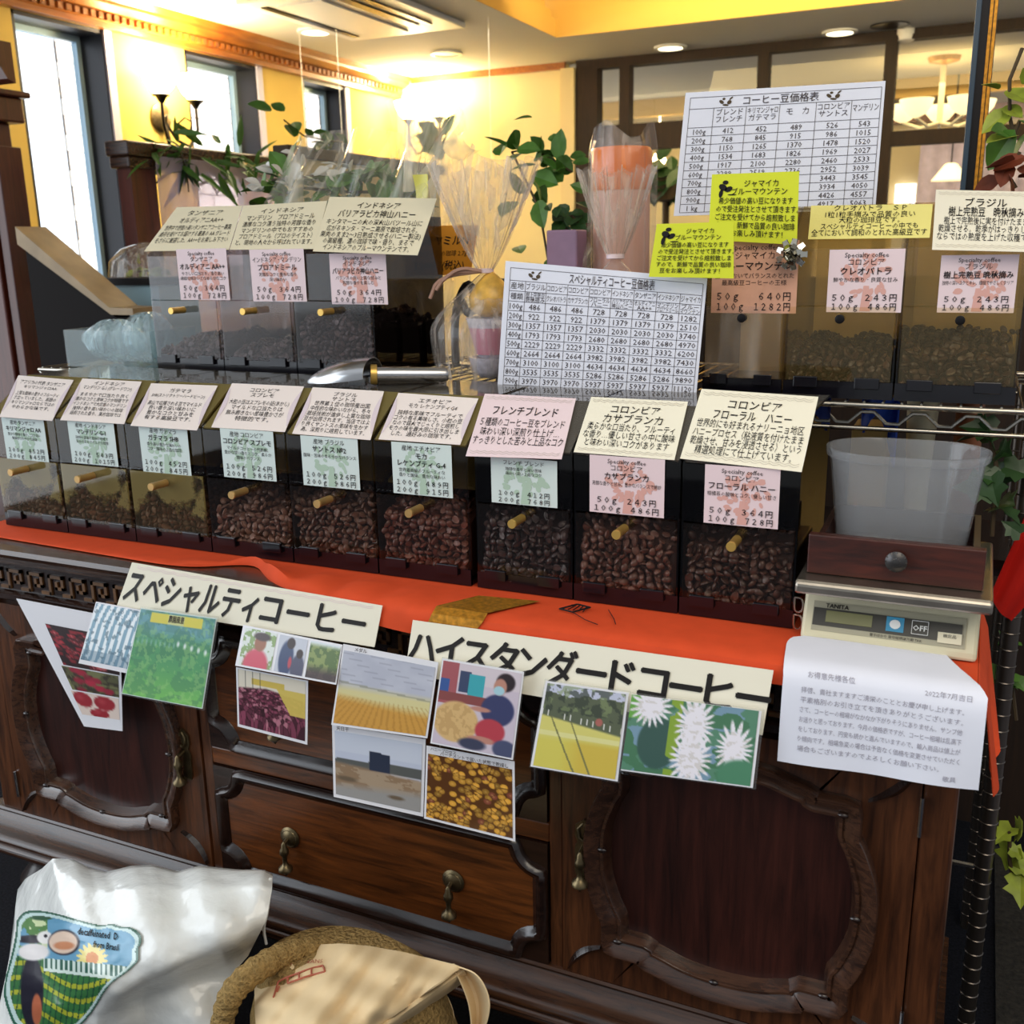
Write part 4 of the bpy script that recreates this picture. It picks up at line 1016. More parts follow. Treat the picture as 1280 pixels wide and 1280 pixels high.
FL = [
 ([(1, 521), (54, 526), (62, 580), (9, 571)], 'greenp', 'greenink', ['産地 タンザニア', 'キリマンジャロ AA'], ['豊かな酸味と香り、コク深い', '後味がさわやかな珈琲'], ['100g 452円', '200g 845円'], 'mint price label on the leftmost front dispenser'),
 ([(82, 524), (141, 530), (149, 584), (92, 578)], 'greenp', 'greenink', ['産地 インドネシア', 'マンデリン G-1'], ['独特の苦味と風味が特徴で', '深みのあるマイルドな珈琲'], ['100g 543円', '200g 1015円'], 'mint price label with 543 and 1015 yen, second from the left'),
 ([(172, 530), (233, 536), (240, 596), (180, 590)], 'greenp', 'greenink', ['産地 ガテマラ', 'ガテマラ SHB'], ['香り高い豊かな味わいの', 'コク・酸味の上品な珈琲'], ['100g 452円', '200g 845円'], 'mint price label on the third front dispenser from the left'),
 ([(275, 535), (341, 540), (346, 603), (280, 595)], 'greenp', 'greenink', ['産地 コロンビア', 'コロンビア スプレモ'], ['マイルドコーヒーの代表格、', '豊かな甘い香りとコク、柔らか', '酸味のバランス'], ['100g 526円', '200g 986円'], 'mint price label on the fourth front dispenser from the left'),
 ([(375, 544), (446, 549), (451, 613), (380, 606)], 'greenp', 'greenink', ['産地 ブラジル', 'サントス №2'], ['酸味・苦味のまろやかなバランス'], ['100g 526円', '200g 986円'], 'mint price label on the fifth front dispenser from the left'),
 ([(489, 552), (564, 557), (566, 623), (492, 616)], 'greenp', 'greenink', ['産地 エチオピア', 'モカ', 'レケンプティ G-4'], ['世界最高級のフルーティな', '香りと酸味、豊かな味わい'], ['100g 489円', '200g 915円'], 'mint price label with 489 and 915 yen, sixth from the left'),
 ([(613, 571), (697, 576), (696, 635), (615, 628)], 'greenp', 'greenink', ['フレンチ ブレンド'], ['独特な香りと深い苦味', '味わい深い上品なコク'], ['100g 412円', '200g 768円'], 'mint price label with 412 and 768 yen on a black dispenser'),
 ([(738, 568), (831, 575), (830, 647), (736, 640)], 'pinkp', 'pinkink', ['コロンビア', 'カサブランカ'], ['芳醇な香りと甘み、豊かなバランスで絶妙'], ['50g  243円', '100g  486円'], 'pink price label with 243 and 486 yen in the front row'),
 ([(881, 579), (975, 588), (973, 661), (880, 654)], 'pinkp', 'pinkink', ['コロンビア', 'フローラル ハニー'], ['柑橘系の酸味とコク、優しい甘さ'], ['50g  364円', '100g  728円'], 'pink price label with 364 and 728 yen at the right end of the front row'),
]
for k, (px, pm, tm, hd, ln_, pr, lb) in enumerate(FL):
    label_card(px, -.0048 if False else -.0032, pm, tm, hd, ln_, pr, lb, GL, SC if pm == 'pinkp' else None, 20+k)
UPL = [
 ([(219, 311), (282, 311), (288, 375), (227, 375)], ['タンザニア', 'オルディアニ AA++'], ['やさしい口当たり、香り高い', '繊細な味わいとなめらかなコク'], ['50g 364円', '100g 728円'], 'pink price label of the left upper dispenser'),
 ([(311, 311), (379, 312), (384, 378), (317, 376)], ['インドネシア・マンデリン', 'プロアドミール'], ['芳醇なコクと豊かな香り', '深い味わい'], ['50g 364円', '100g 728円'], 'pink price label of the middle upper left dispenser'),
 ([(410, 316), (480, 317), (487, 382), (416, 379)], ['インドネシア', 'バリアラビカ神山ハニー'], ['バランスの良い上質な甘みと', '芳醇な香りを楽しむ'], ['50g 364円', '100g 728円'], 'pink price label of the upper dispenser behind the steel scoop'),
]
for k, (px, hd, ln_, pr, lb) in enumerate(UPL):
    label_card(px, YU-.0032, 'pinkp', 'pinkink', hd, ln_, pr, lb, 'price labels of the upper shelf', SC, 40+k)
UPR = [
 ([(890, 300), (998, 302), (996, 392), (890, 391)], 'pinkd', ['ジャマイカ', 'ブルーマウンテン'], ['全てにおいてバランスのとれた', '最高級豆コーヒーの王様'], ['50g   640円', '100g 1282円'], 'salmon price label behind the silver bow', 'pinkd'),
 ([(1038, 311), (1132, 312), (1126, 391), (1032, 390)], 'pinkp', ['コロンビア', 'クレオパトラ'], ['鮮やかな香り・良質な甘み'], ['50g  243円', '100g  486円'], 'pink price label on the middle amber dispenser', 'pinkink'),
 ([(1176, 317), (1273, 320), (1268, 392), (1172, 390)], 'pinkp', ['ブラジル', '樹上完熟豆 晩秋摘み'], ['独特の深いコクとキレ、繊細でやさしくクリア'], ['50g  243円', '100g  486円'], 'pink price label of the upper dispenser at the right edge', 'pinkink'),
]
for k, (px, pm, hd, ln_, pr, lb, tm) in enumerate(UPR):
    label_card(px, YU-.0032, pm, tm, hd, ln_, pr, lb, 'price labels of the upper shelf', SC, 50+k)

# folded description cards
LN = np.array((0, -(.255-.2), .085)); LN = LN/np.linalg.norm(LN)
def lid_card(px, p0, m, label, group, lines, deco=None, th=.0005, rise=.0022, nrm=None):
    nrm = LN if nrm is None else nrm
    p0 = np.array(p0)+nrm*rise; q = [onP(u, v, p0, nrm) for u, v in px]
    o, f = paper('description_card', label, 'card', q, m, th, group)
    m1 = MB()
    for (txt, t, h, mw, b) in lines: put_text(m1, f, txt, .5, t, h, mw, bold=b)
    obj('lettering', m1, 'ink' if m != 'cream2' or deco != 'none' else 'ink2', o)
    if deco == 'wave':
        w = MB(); scallop(w, f, .05, 12, .022, .0006); scallop(w, f, .92, 12, .022, .0006); obj('border_print', w, 'wave', o)
    elif deco == 'arc':
        w = MB()
        for s0, sg in ((.0, 1), (1., -1)):
            P = [(s0+sg*(.015+.05*math.sin(PI*(k/14))), .12+.76*k/14) for k in range(15)]
            for a, b in zip(P, P[1:]):
                w.add([f(s0, a[1], .0004), f(a[0], a[1], .0004), f(b[0], b[1], .0004), f(s0, b[1], .0004)], [(0, 1, 2, 3)])
        obj('border_print', w, 'mauve', o)
    return o
MT['cardpink'] = mat('pale_pink_card', 'eee2dc', .6, spec=.3)
base_p = (0, 0, ZT_+.2)
G1 = 'description cards of the front row'
CARDS = [
 ([(23, 469), (92, 475), (65, 526), (-1, 521)], 'cardpink', 'arc', [('アフリカの代表 タンザニア', .15, .085, .8, 0), ('キリマンジャロAA', .26, .07, .6, 0), ('上質な酸味の香りのフルーティ', .42, .08, .78, 0), ('さ立っていました。芳醇の', .53, .08, .78, 0), ('キリマンジャロならではの', .64, .08, .8, 0), ('やわらかな味です。', .75, .08, .7, 0)], 'pale folded card on the leftmost front dispenser'),
 ([(103, 473), (177, 477), (155, 530), (75, 525)], 'cardpink', 'arc', [('インドネシア', .10, .085, .5, 0), ('マンデリン G-1 (グレードワン)', .21, .085, .8, 0), ('まろやかで口当たり良く', .38, .08, .78, 0), ('豊かなコクと風味コクが特徴です', .49, .08, .85, 0), ('インドネシアで大定番のマンデリン', .60, .08, .85, 0), ('独特の香り高い味わいの珈琲', .71, .08, .8, 0), ('焙煎された香り、東方珈琲では', .82, .08, .8, 0)], 'pale folded card on the second front dispenser from the left'),
 ([(189, 479), (272, 482), (246, 538), (163, 532)], 'cardpink', 'arc', [('ガテマラ', .16, .085, .5, 0), ('SHB(ストリクトリーハードビーン)', .28, .075, .8, 0), ('高山で収穫される豆でマイルド', .46, .085, .8, 0), ('良い香り深い味わいに', .57, .085, .7, 0), ('豊かなコクと甘みを', .68, .085, .7, 0), ('有する高級豆です。', .79, .085, .7, 0)], 'pale folded card on the third front dispenser from the left'),
 ([(290, 479), (380, 483), (356, 540), (264, 534)], 'cardpink', 'arc', [('コロンビア', .14, .085, .5, 0), ('スプレモ', .25, .085, .5, 0), ('大粒の豆はスプレモの証(あかし)', .42, .09, .82, 0), ('マイルドな口当たりは', .54, .09, .7, 0), ('飲み飽きない風味豊かさが', .66, .09, .78, 0), ('特徴的です。', .78, .09, .5, 0)], 'pale folded card on the fourth front dispenser from the left'),
 ([(391, 484), (480, 489), (463, 550), (365, 542)], 'cardpink', 'arc', [('ブラジル', .13, .08, .5, 0), ('サントス', .23, .08, .5, 0), ('世界第１位の珈琲産出国', .34, .085, .75, 0), ('中性的な味わいながら、冬々', .45, .085, .8, 0), ('栽培技術が進歩し上質な珈琲', .56, .085, .84, 0), ('豆が出荷されます。当店ではよ', .67, .085, .86, 0), ('り良くサントスの風味を生かす', .78, .085, .86, 0), ('為、深煎りに焙煎しています。', .89, .085, .82, 0)], 'pale folded card on the fifth front dispenser from the left'),
 ([(498, 491), (598, 498), (575, 556), (473, 549)], 'cardpink', 'arc', [('エチオピア', .14, .085, .5, 0), ('モカ レケンプティG4', .26, .085, .6, 0), ('独特な風味でフルーティで', .42, .088, .8, 0), ('コクの有る美味しさ、小粒の豆', .53, .088, .84, 0), ('なので弱火でじっくりと焙煎し', .64, .088, .82, 0), ('モカの味を最大限に引き出しま', .75, .088, .86, 0), ('した。通好みの珈琲です。', .86, .088, .74, 0)], 'pale folded card on the sixth front dispenser from the left'),
 ([(606, 492), (720, 498), (702, 574), (582, 570)], 'pinkp', 'wave', [('フレンチブレンド', .27, .13, .7, .006), ('５種類のコーヒー豆をブレンド', .46, .115, .9, 0), ('味わい深い深煎り仕上げ…', .61, .115, .84, 0), ('すっきりとした苦みと上品なコク', .75, .115, .95, 0)], 'pinkish folded card on the leftmost black dispenser'),
 ([(739, 496), (860, 502), (843, 575), (717, 565)], 'cream2', 'wave', [('コロンビア', .21, .125, .5, .006), ('カサブランカ', .38, .135, .6, .006), ('柔らかな口当たり、フルーティ', .53, .115, .88, 0), ('な香り…優しい甘さの中に酸味', .67, .115, .92, 0), ('と味わい深いコクがあります', .81, .115, .84, 0)], 'cream folded card between the pinkish card and the largest cream card'),
 ([(877, 486), (1023, 496), (1002, 590), (850, 573)], 'cream2', 'wave', [('コロンビア', .20, .115, .45, .006), ('フローラル　ハニー', .355, .12, .66, .006), ('世界的にも好まれるナリーニョ地区', .49, .10, .9, 0), ('ハニープロセス（粘液質を付けたまま', .615, .10, .92, 0), ('乾燥させ、甘みを浸透させる）という', .735, .10, .92, 0), ('精選処理にて仕上げています。', .855, .10, .8, 0)], 'largest cream folded card, at the right end of the front row'),
]
for px, m, dc, ln_, lb in CARDS: lid_card(px, base_p, m, lb, G1, ln_, dc)
bu = (0, YU, ZU+.2*1.06)
UC = [
 ([(221, 259), (303, 257), (286, 312), (180, 314)], [('タンザニア', .16, .11, .5, 0), ('オルディアニAA++', .33, .11, .6, 0), ('世界中で評価の高いタンザニアコーヒー農園', .50, .10, .88, 0), ('歳月を掛けてお届けする最高の AA グレード', .64, .10, .9, 0), ('をさらに厳選した、AA++をお楽しみ下さい', .78, .10, .9, 0)], 'cream folded card above the leftmost upper dispenser'),
 ([(304, 257), (409, 251), (394, 311), (287, 312)], [('インドネシア', .17, .10, .5, 0), ('マンデリン　プロアドミール', .32, .11, .8, 0), ('濃厚なコク漂う独特の芳醇な香り', .46, .10, .86, 0), ('マンデリンの中でもおすすめの', .60, .10, .84, 0), ('プロアドミール（プロのテイスト）', .73, .10, .86, 0), ('と、現地の人々から呼ばれています。', .86, .10, .9, 0)], 'cream folded card above the middle upper left dispenser'),
]
for px, ln_, lb in UC: lid_card(px, bu, 'cream', lb, 'description cards of the upper shelf', ln_, None, rise=.004)
lid_card([(412, 246), (546, 248), (522, 319), (391, 314)], bu, 'cream', 'cream folded card above the upper dispenser nearest the scoop', 'description cards of the upper shelf',
 [('インドネシア', .16, .10, .4, .004), ('バリアラビカ神山ハニー', .32, .12, .72, .004), ('キンタマーニの火の深火山バツール山に', .47, .09, .9, 0), ('広がるキンタ・マーニ高原で栽培される。', .59, .09, .86, 0), ('果肉のまま2〜3日熟成させる(ハニー製法)', .70, .09, .95, 0), ('の高級種。濃の珈琲で味・香り、まるで', .81, .09, .86, 0), ('インドネシアのブルーマウンテンです。', .92, .09, .82, 0)], None, rise=.010)
bur = (0, YU, ZU+.2*1.03)
lid_card([(1014, 257), (1166, 255), (1162, 297), (1010, 299)], bur, 'yellow2', 'soft yellow folded card above the middle amber dispenser', 'description cards of the upper shelf',
 [('クレオパトラ　ＳＰ', .10, .16, .6, 0), ('1粒1粒手摘みで品質の良い', .30, .16, .74, 0), ('大粒の珈琲豆です。', .47, .16, .5, 0), ('スペシャルティコーヒーの中でも', .65, .16, .8, 0), ('全てにおいて調和のとれた高級豆です', .84, .17, .95, 0)], 'none', rise=.004)
lid_card([(1170, 237), (1300, 240), (1296, 315), (1165, 312)], bur, 'cream2', 'cream folded card above the amber dispensers at the right frame edge', 'description cards of the upper shelf',
 [('ブラジル', .22, .13, .4, .006), ('樹上完熟豆　晩秋摘み', .38, .14, .72, .006), ('樹上で完熟後に実を付けたまま', .53, .11, .8, 0), ('乾燥させる。乾季がはっきりした', .66, .11, .9, 0), ('ならではの熟度を上げた収穫です', .79, .11, .92, 0)], 'wave', rise=.006)

# ------------------------------------------------------------------ the two printed price lists
def price_list(px, Yt, Yb, label, title, cols, rows, colx, headrows, rowlab, holder=None, icons=((.17,),), tsize=.07, tx=.5, mid=True):
    q = [onY(*px[0], Yt), onY(*px[1], Yt), None, onY(*px[3], Yb)]; q[2] = onP(*px[2], q[0], np.cross(q[1]-q[0], q[3]-q[0]))
    o, f = paper('price_list', label, 'price list', q, 'paper_blue', .0012)
    ln = MB(); m = MB(); w = .0007
    T0, T1 = .045, .135; n = len(rows)
    hs = [T1+k*.075 for k in range(headrows+1)]; t0 = hs[-1]; dt = (.975-t0)/n
    L, Rr = colx[0], colx[-1]
    for t in (T0, T1, *(hs[1:] if mid else hs[-1:]), *[t0+dt*(k+1) for k in range(n)]): rule(ln, f, L, t, Rr, t, w)
    for x in (L, Rr): rule(ln, f, x, T0, x, .975, w)
    for x in colx[1:-1]: rule(ln, f, x, T1, x, .975, w)
    put_text(m, f, title, tx, (T0+T1)/2, tsize, .42, bold=.006)
    for c, h in enumerate(cols):
        cx = (colx[c]+colx[c+1])/2; cw = (colx[c+1]-colx[c])*.9
        for (txt, t, hh) in h: put_text(m, f, txt, cx, t, hh, cw)
    for k, r in enumerate(rows):
        for c, v in enumerate([rowlab[k]]+list(r)):
            if v: put_text(m, f, str(v), (colx[c]+colx[c+1])/2, t0+dt*(k+.5), .048, (colx[c+1]-colx[c])*.8)
    obj('table_lines', ln, 'ink2', o); obj('lettering', m, 'ink2', o)
    ic = MB()
    for (s,) in icons:
        for k, (a, b, r1, r2, an) in enumerate(((-.012, 0, .007, .004, .6), (.010, .002, .006, .005, -.5), (0, .010, .008, .0025, .1), (.014, -.010, .006, .002, -.7), (-.006, -.009, .004, .003, 0))):
            blob(ic, f, s+a*.8/f.W*.7, (T0+T1)/2+b*.6/f.H*.8, r1*.62, r2*.62, 8, an, .0006)
    obj('icon_print', ic, 'stem', o)
    return o, f
lab = ['100g', '200g', '300g', '400g', '500g', '600g', '700g', '800g', '900g', '1 kg']
R1 = [(486, 486, 486, 728, 728, 728, 728, 1282), (922, 922, 922, 1379, 1379, 1379, 1379, 2510), (1357, 1357, 1357, 2030, 2030, 2030, 2030, 3740), (1793, 1793, 1793, 2680, 2680, 2680, 2680, 4970), (2229, 2229, 2229, 3332, 3332, 3332, 3332, 6200), (2664, 2664, 2664, 3982, 3982, 3982, 3982, 7430), (3100, 3100, 3100, 4634, 4634, 4634, 4634, 8660), (3535, 3535, 3535, 5286, 5286, 5286, 5286, 9890), (3970, 3970, 3970, 5937, 5937, 5937, 5937, 11120), (4407, 4407, 4407, 6588, 6588, 6588, 6588, 12350)]
def hc(a, *b): return [(a, .172, .042)]+([(b[0], .248, .040)] if len(b) == 1 else [(b[0], .231, .034), (b[1], .265, .034)])
C1 = [hc('産地', '種類'), hc('ブラジル', '樹上完熟豆', '晩秋摘み'), hc('コロンビア', 'クレオパトラ'), hc('コロンビア', 'カサブランカ'), hc('コロンビア', 'フローラル', 'ハニー'), hc('インドネシア', 'バリアラビカ', '神山ハニー'), hc('タンザニア', 'オルディアニ', 'AA++'), hc('インドネシア', 'マンデリン', 'プロアドミール'), hc('ジャマイカ', 'ブルー', 'マウンテン')]
price_list([(632, 326), (884, 348), (869, 507), (621, 496)], .222, .205, 'white specialty coffee price list standing behind the front dispensers', 'スペシャルティコーヒー豆価格表', C1, R1,
           [.03, .115, .225, .335, .445, .555, .665, .775, .885, .985], 2, lab, icons=((.16,),), tsize=.065, tx=.55)
R2 = [(412, 452, 489, 526, 543), (768, 845, 915, 986, 1015), (1150, 1265, 1370, 1478, 1520), (1534, 1683, 1826, 1969, 2027), (1917, 2100, 2280, 2460, 2533), (2299, 2519, 2736, 2952, 3039), ('', '', '', 3443, 3545), ('', '', '', 3934, 4050), ('', '', '', 4426, 4557), ('', '', '', 4917, 5063)]
def h2(a, b=None): return [(a, .195, .05)] if b is None else [(a, .172, .045), (b, .228, .045)]
C2 = [[], h2('ブレンド', 'フレンチ'), h2('キリマンジャロ', 'ガテマラ'), h2('モ　カ'), h2('コロンビア', 'サントス'), h2('マンデリン')]
o, f = price_list([(857, 116), (1107, 101), (1094, 262), (842, 270)], .48, .47, 'white coffee price list standing on the upper right dispensers', 'コーヒー豆価格表', C2, R2,
           [.03, .16, .33, .50, .68, .85, .985][0:7], 2, lab, icons=((.22,), (.76,)), tsize=.06, tx=.5, mid=False)
# yellow notices
def notice(px, Y, label, lines, rnd_=False):
    q = quadY(px, Y); o, f = paper('notice_card', label, 'notice', q, 'yellowp', .0012, bevel=0)
    m = MB()
    for txt, s, t, h, mw in lines: put_text(m, f, txt, s, t, h, mw, bold=.006)
    for k, (a, b, r1, r2, an) in enumerate(((0, 0, .009, .006, .5), (.010, .003, .008, .005, -.4), (-.003, .010, .004, .008, .2), (.016, .012, .009, .0012, 0), (.004, -.008, .006, .004, 0))):
        blob(m, f, .14+a/f.W*.8, .20+b/f.H*.8, r1*.7, r2*.7, 9, an, .0007)
    obj('lettering', m, 'ink', o)
    return o
NL = [('ジャマイカ', .58, .15, .085, .5), ('ブルーマウンテン', .56, .265, .085, .66), ('希少価値の高い豆になります', .52, .40, .085, .84), ('ので受注発注とさせて頂きます。', .54, .52, .085, .93), ('ご注文を受けてから焙煎致しま', .52, .64, .085, .9), ('すので、新鮮で品質の良い珈琲', .52, .76, .085, .9), ('豆をお楽しみ頂けます！', .48, .875, .085, .72)]
notice([(890, 218), (999, 214), (996, 306), (885, 300)], .262, 'upright yellow green notice in front of the upper price list', NL)
notice([(821, 280), (917, 277), (917, 348), (811, 346)], .196, 'yellow green notice on the corner of the specialty price list', NL)

# ------------------------------------------------------------------ signs and photographs along the front of the sideboard
def hang(px, Y0, clampx=True, yb=None):
    a, b = onY(*px[0], Y0), onY(*px[1], Y0)
    if yb is None:
        c = onX(*px[3], a[0]); yb = min(Y0-.002, max(Y0-.016, c[1]))
    d_ = onY(*px[3], yb); return [a, b, onP(*px[2], a, np.cross(b-a, d_-a)), d_], yb
q, yb = hang([(165, 703), (478, 757), (468, 809), (146, 757)], -.112)
o, f = paper('sign_card', 'long cream sign reading specialty coffee in large black letters', 'sign', q, 'cream2', .001)
m = MB(); put_text(m, f, 'スペシャルティ', .285, .52, .64, .54, bold=.03, off=.0009); put_text(m, f, 'コーヒー', .765, .52, .62, .38, bold=.03, off=.0009); obj('lettering', m, 'inkbig', o)
w = MB(); scallop(w, f, .06, 18, .03, .0008); obj('border_print', w, 'pinkp', o)
q, yb2 = hang([(516, 775), (967, 838), (953, 919), (506, 842)], -.117)
o, f = paper('sign_card', 'long cream sign reading high standard coffee in large black letters', 'sign', q, 'cream2', .001)
m = MB()
for k, ch in enumerate('ハイスタンダードコーヒー'): put_text(m, f, ch, .045+.0835*k, .47, .52, .08, bold=.03, off=.0009)
obj('lettering', m, 'inkbig', o)

PH = 'laminated photographs hung along the sideboard'
def photo(px, Y0, label, prints, yb=None, lam=0., border='white_print', caption=None):
    q, yb = hang(px, Y0, yb=yb)
    o, f = paper('photo_card', label, 'photograph', q, border, .0008, PH)
    for (nm, s0, t0, s1, t1, fn, res) in prints: picture(nm, f, s0, t0, s1, t1, fn, o, res)
    if caption:
        m = MB()
        for txt, s, t, h in caption: put_text(m, f, txt, s, t, h, .9)
        obj('lettering', m, 'ink2', o)
    if lam:
        e = lam; mb = MB(); mb.plate([f(-e, -e, -.0012), f(1+e, -e, -.0012), f(1+e, 1+e, -.0012), f(-e, 1+e, -.0012)], .0004); obj('laminate', mb, 'lam', o)
    return o, f
MT['white_print'] = mat('glossy_photo_paper', 'ecebf0', .3, coat=.3)
def ph_cherry(s, t):
    d, e, i = cells2(s*1.0, t, 95, 3, 1.3); h = np.random.default_rng(2).random(95)
    bn = np.ones(s.shape+(3,))*rgb('8a202a'); bn = bn*(.65+.65*h[i])[..., None]; bn = lay(bn, np.clip((.018-d)*60, 0, 1)*.6, rgb('f2b4b0'))
    img = lay(np.ones(s.shape+(3,))*rgb('260a0c'), np.clip((.064-d)*80, 0, 1)*np.clip(e*90, 0, 1), bn)
    for cx, cy in ((.62, .72), (.78, .66), (.88, .78), (.7, .86)): img = lay(img, ell(s, t, cx, cy, .12, .11, .25), rgb('c46c6a'))
    return img
def ph_branch(s, t):
    img = np.ones(s.shape+(3,))*rgb('5c5a3a'); n = vnoise(s, t, 9, 4); img = lay(img, n > .55, rgb('3a3224')); img = lay(img, vnoise(s, t, 5, 9) > .6, rgb('7a7a50'))
    for k in range(9):
        r = random.Random(k+3); img = lay(img, ell(s, t, r.random(), r.random(), .13, .16, .3), rgb('9c2238')*(.8+.4*r.random()))
    return img
def ph_three(s, t):
    img = np.ones(s.shape+(3,))*rgb('e6d2c6')
    for cx, cy, rx, ry in ((.2, .32, .22, .36), (.68, .36, .25, .34), (.5, .86, .26, .22)):
        e = ell(s, t, cx, cy, rx, ry, .12); img = lay(img, e, rgb('9e2430')); img = lay(img, ell(s, t, cx-.05, cy-.08, rx*.5, ry*.5, .9)*.4, rgb('d86a6a'))
    return img
# cherry card, a trapezium
q, _ = hang([(20, 748), (150, 773), (153, 914), (105, 908)], -.084, yb=-.10)
o, f = paper('photo_card', 'white tapering card with pictures of red coffee cherries', 'photograph', q, 'white_print', .001, PH)
picture('cherry_print', f, .20, .17, .98, .50, ph_cherry, o, 60); picture('branch_print', f, .16, .51, .96, .70, ph_branch, o, 50); picture('berry_print', f, .12, .71, .95, .90, ph_three, o, 50)
def ph_saplings(s, t):
    img = np.ones(s.shape+(3,))*rgb('7fa6bc'); u = s*8+.9*t+.25*np.sin(t*5)
    img = lay(img, (np.abs((u % 1)-.5) < .2+.1*vnoise(s, t, 8, 3)).astype(float), rgb('eef6fa')); img = lay(img, (vnoise(s, t, 14, 5) > .62)*.6, rgb('3f5f70')); img = lay(img, (t > .8)*.4, rgb('4a6a80'))
    return img
photo([(120, 752), (190, 765), (165, 843), (98, 829)], -.132, 'glossy photo of white striped seedlings, half behind the green field photo', [('seedling_print', .02, .02, .98, .93, ph_saplings, 60)], lam=0)
def ph_green(s, t):
    img = lay(np.ones(s.shape+(3,))*rgb('3f8f52'), np.clip((t-.55)*2.2, 0, 1), rgb('6cc04a')); img = lay(img, np.clip((.36-t)*6, 0, 1), rgb('5f9aa8'))
    img = lay(img, (vnoise(s, t, 9, 3) > .52)*.45, rgb('2e6a48')); img = lay(img, (vnoise(s, t, 20, 6) > .6)*.4, rgb('9ad070')); img = lay(img, ((t < .22) & (vnoise(s, t, 12, 8) > .5))*.5, rgb('3f7a70'))
    for k in range(5): img = lay(img, ell(s, t, .58+.09*k, .335+.012*k, .025, .045, .6)*.9, rgb('f4fcfa'))
    for k in range(9): img = lay(img, ell(s, t, .05+.06*k, .36, .02, .05, .7)*.4, rgb('a8d4e0'))
    m = (np.abs(s-.5) < .34) & (np.abs(t-.075) < .055); img = lay(img, m.astype(float), rgb('e8d440')); img = lay(img, (m & (np.abs(s-.5) < .11))*.8, rgb('d8d89a'))
    return img*.8+.2*rgb('cfe8e0')
o, f = photo([(176, 760), (271, 773), (253, 886), (152, 867)], -.138, 'laminated photo of a bright green coffee field with a yellow title box', [('field_print', .01, .01, .99, .99, ph_green, 80)], lam=.02, border='greenp')
m = MB(); put_text(m, f, '農園風景', .5, .075, .065, .2, bold=.01, off=.0008); obj('lettering', m, 'ink2', o)
def ph_woman_field(s, t):
    img = np.ones(s.shape+(3,))*rgb('dfe6e0'); img = lay(img, (vnoise(s, t, 7, 2) > .5)*.8, rgb('7a9a52')); img = lay(img, ell(s, t, .5, .95, .42, .5, .2), rgb('d4566a')); img = lay(img, ell(s, t, .55, .34, .2, .24, .2), rgb('a06a50')); img = lay(img, ell(s, t, .58, .16, .3, .13, .3), rgb('4a3a3a'))
    return img
def ph_two(s, t):
    img = np.ones(s.shape+(3,))*rgb('c8ccd8'); img = lay(img, ell(s, t, .35, .62, .28, .55, .2), rgb('3c4a70')); img = lay(img, ell(s, t, .45, .18, .16, .17, .2), rgb('3a2a28')); img = lay(img, ell(s, t, .78, .82, .26, .42, .2), rgb('54546c')); img = lay(img, ell(s, t, .8, .42, .13, .14, .2), rgb('3c2c28')); img = lay(img, ell(s, t, .5, .7, .08, .2, .4), rgb('c04a58'))
    return img
def ph_tree(s, t):
    img = np.ones(s.shape+(3,))*rgb('8a9a5a'); img = lay(img, (vnoise(s, t, 8, 7) > .5)*.8, rgb('4f6a38')); img = lay(img, np.clip((t-.6)*4, 0, 1)*.8, rgb('4a3440')); img = lay(img, np.clip((.15-t)*8, 0, 1), rgb('dbe4ea')); return img
photo([(304, 781), (428, 806), (420, 856), (294, 832)], -.134, 'strip of three small photos of people at a coffee farm', [('woman_print', .03, .05, .36, .95, ph_woman_field, 40), ('workers_print', .39, .05, .67, .95, ph_two, 40), ('tree_print', .70, .05, .99, .95, ph_tree, 40)])
def ph_redbeans(s, t):
    img = np.ones(s.shape+(3,))*rgb('e4dccb'); floor = t-(.34-.10*(1-np.abs(s-.42)*1.6)); d, e, i = cells2(s, t*(1.9-.9*t), 620, 8, 1.1); h = np.random.default_rng(3).random(620)
    bd = np.ones(s.shape+(3,))*rgb('7a3c50'); bd = bd*(.55+.8*h[i])[..., None]; bd = lay(bd, np.clip((.010-e)*120, 0, 1)*.8, rgb('2c1218')); bd = lay(bd, (h[i] > .8)*.5, rgb('d8a0a8'))
    m = np.clip(floor*30, 0, 1)[..., None]; img = img*(1-m)+bd*m
    img = lay(img, ((s > .62+.5*(t-.3)) & (t > .2) & (t < .62) & (s > .55))*.95, rgb('d8c060')); img = lay(img, ((t < .24) & (np.abs(t-.17) < .06) & (s > .2) & (s < .7)), rgb('d6bc5c'))
    img = lay(img, (((s*9) % 1 < .08) & (t < .3) & (s < .35))*.8, rgb('4a4a48')); return img
photo([(295, 834), (385, 851), (384, 931), (297, 908)], -.139, 'photo of dark red coffee cherries spread on a drying floor', [('drying_print', .03, .02, .97, .95, ph_redbeans, 90)], yb=-.143)
def ph_house(s, t):
    img = np.ones(s.shape+(3,))*rgb('b9bccb'); img = lay(img, np.clip(vnoise(s, t, 5, 5)*1.2-.4, 0, 1)*.6, rgb('e4e6ee')); img = lay(img, (np.abs(((t+.05*s)*14) % 1-.5) < .05)*.35*(t < .4), rgb('7a7c90'))
    img = lay(img, np.clip((t-.42)*9, 0, 1), rgb('d9cf98')); img = lay(img, np.clip((t-.56-.1*s)*9, 0, 1), rgb('cf9a44')); u = (s-.55)/(t+.02); img = lay(img, ((np.abs((u*13) % 1-.5) < .16) & (t > .6))*.35, rgb('a06c28'))
    img = lay(img, (np.abs(t-.42-.08*s) < .012)*.6, rgb('8a8a78')); return img
photo([(429, 805), (548, 828), (534, 923), (414, 906)], -.136, 'photo of golden beans drying inside a pale greenhouse', [('greenhouse_print', .02, .07, .98, .97, ph_house, 80)], caption=[('メダル', .2, .035, .045)])
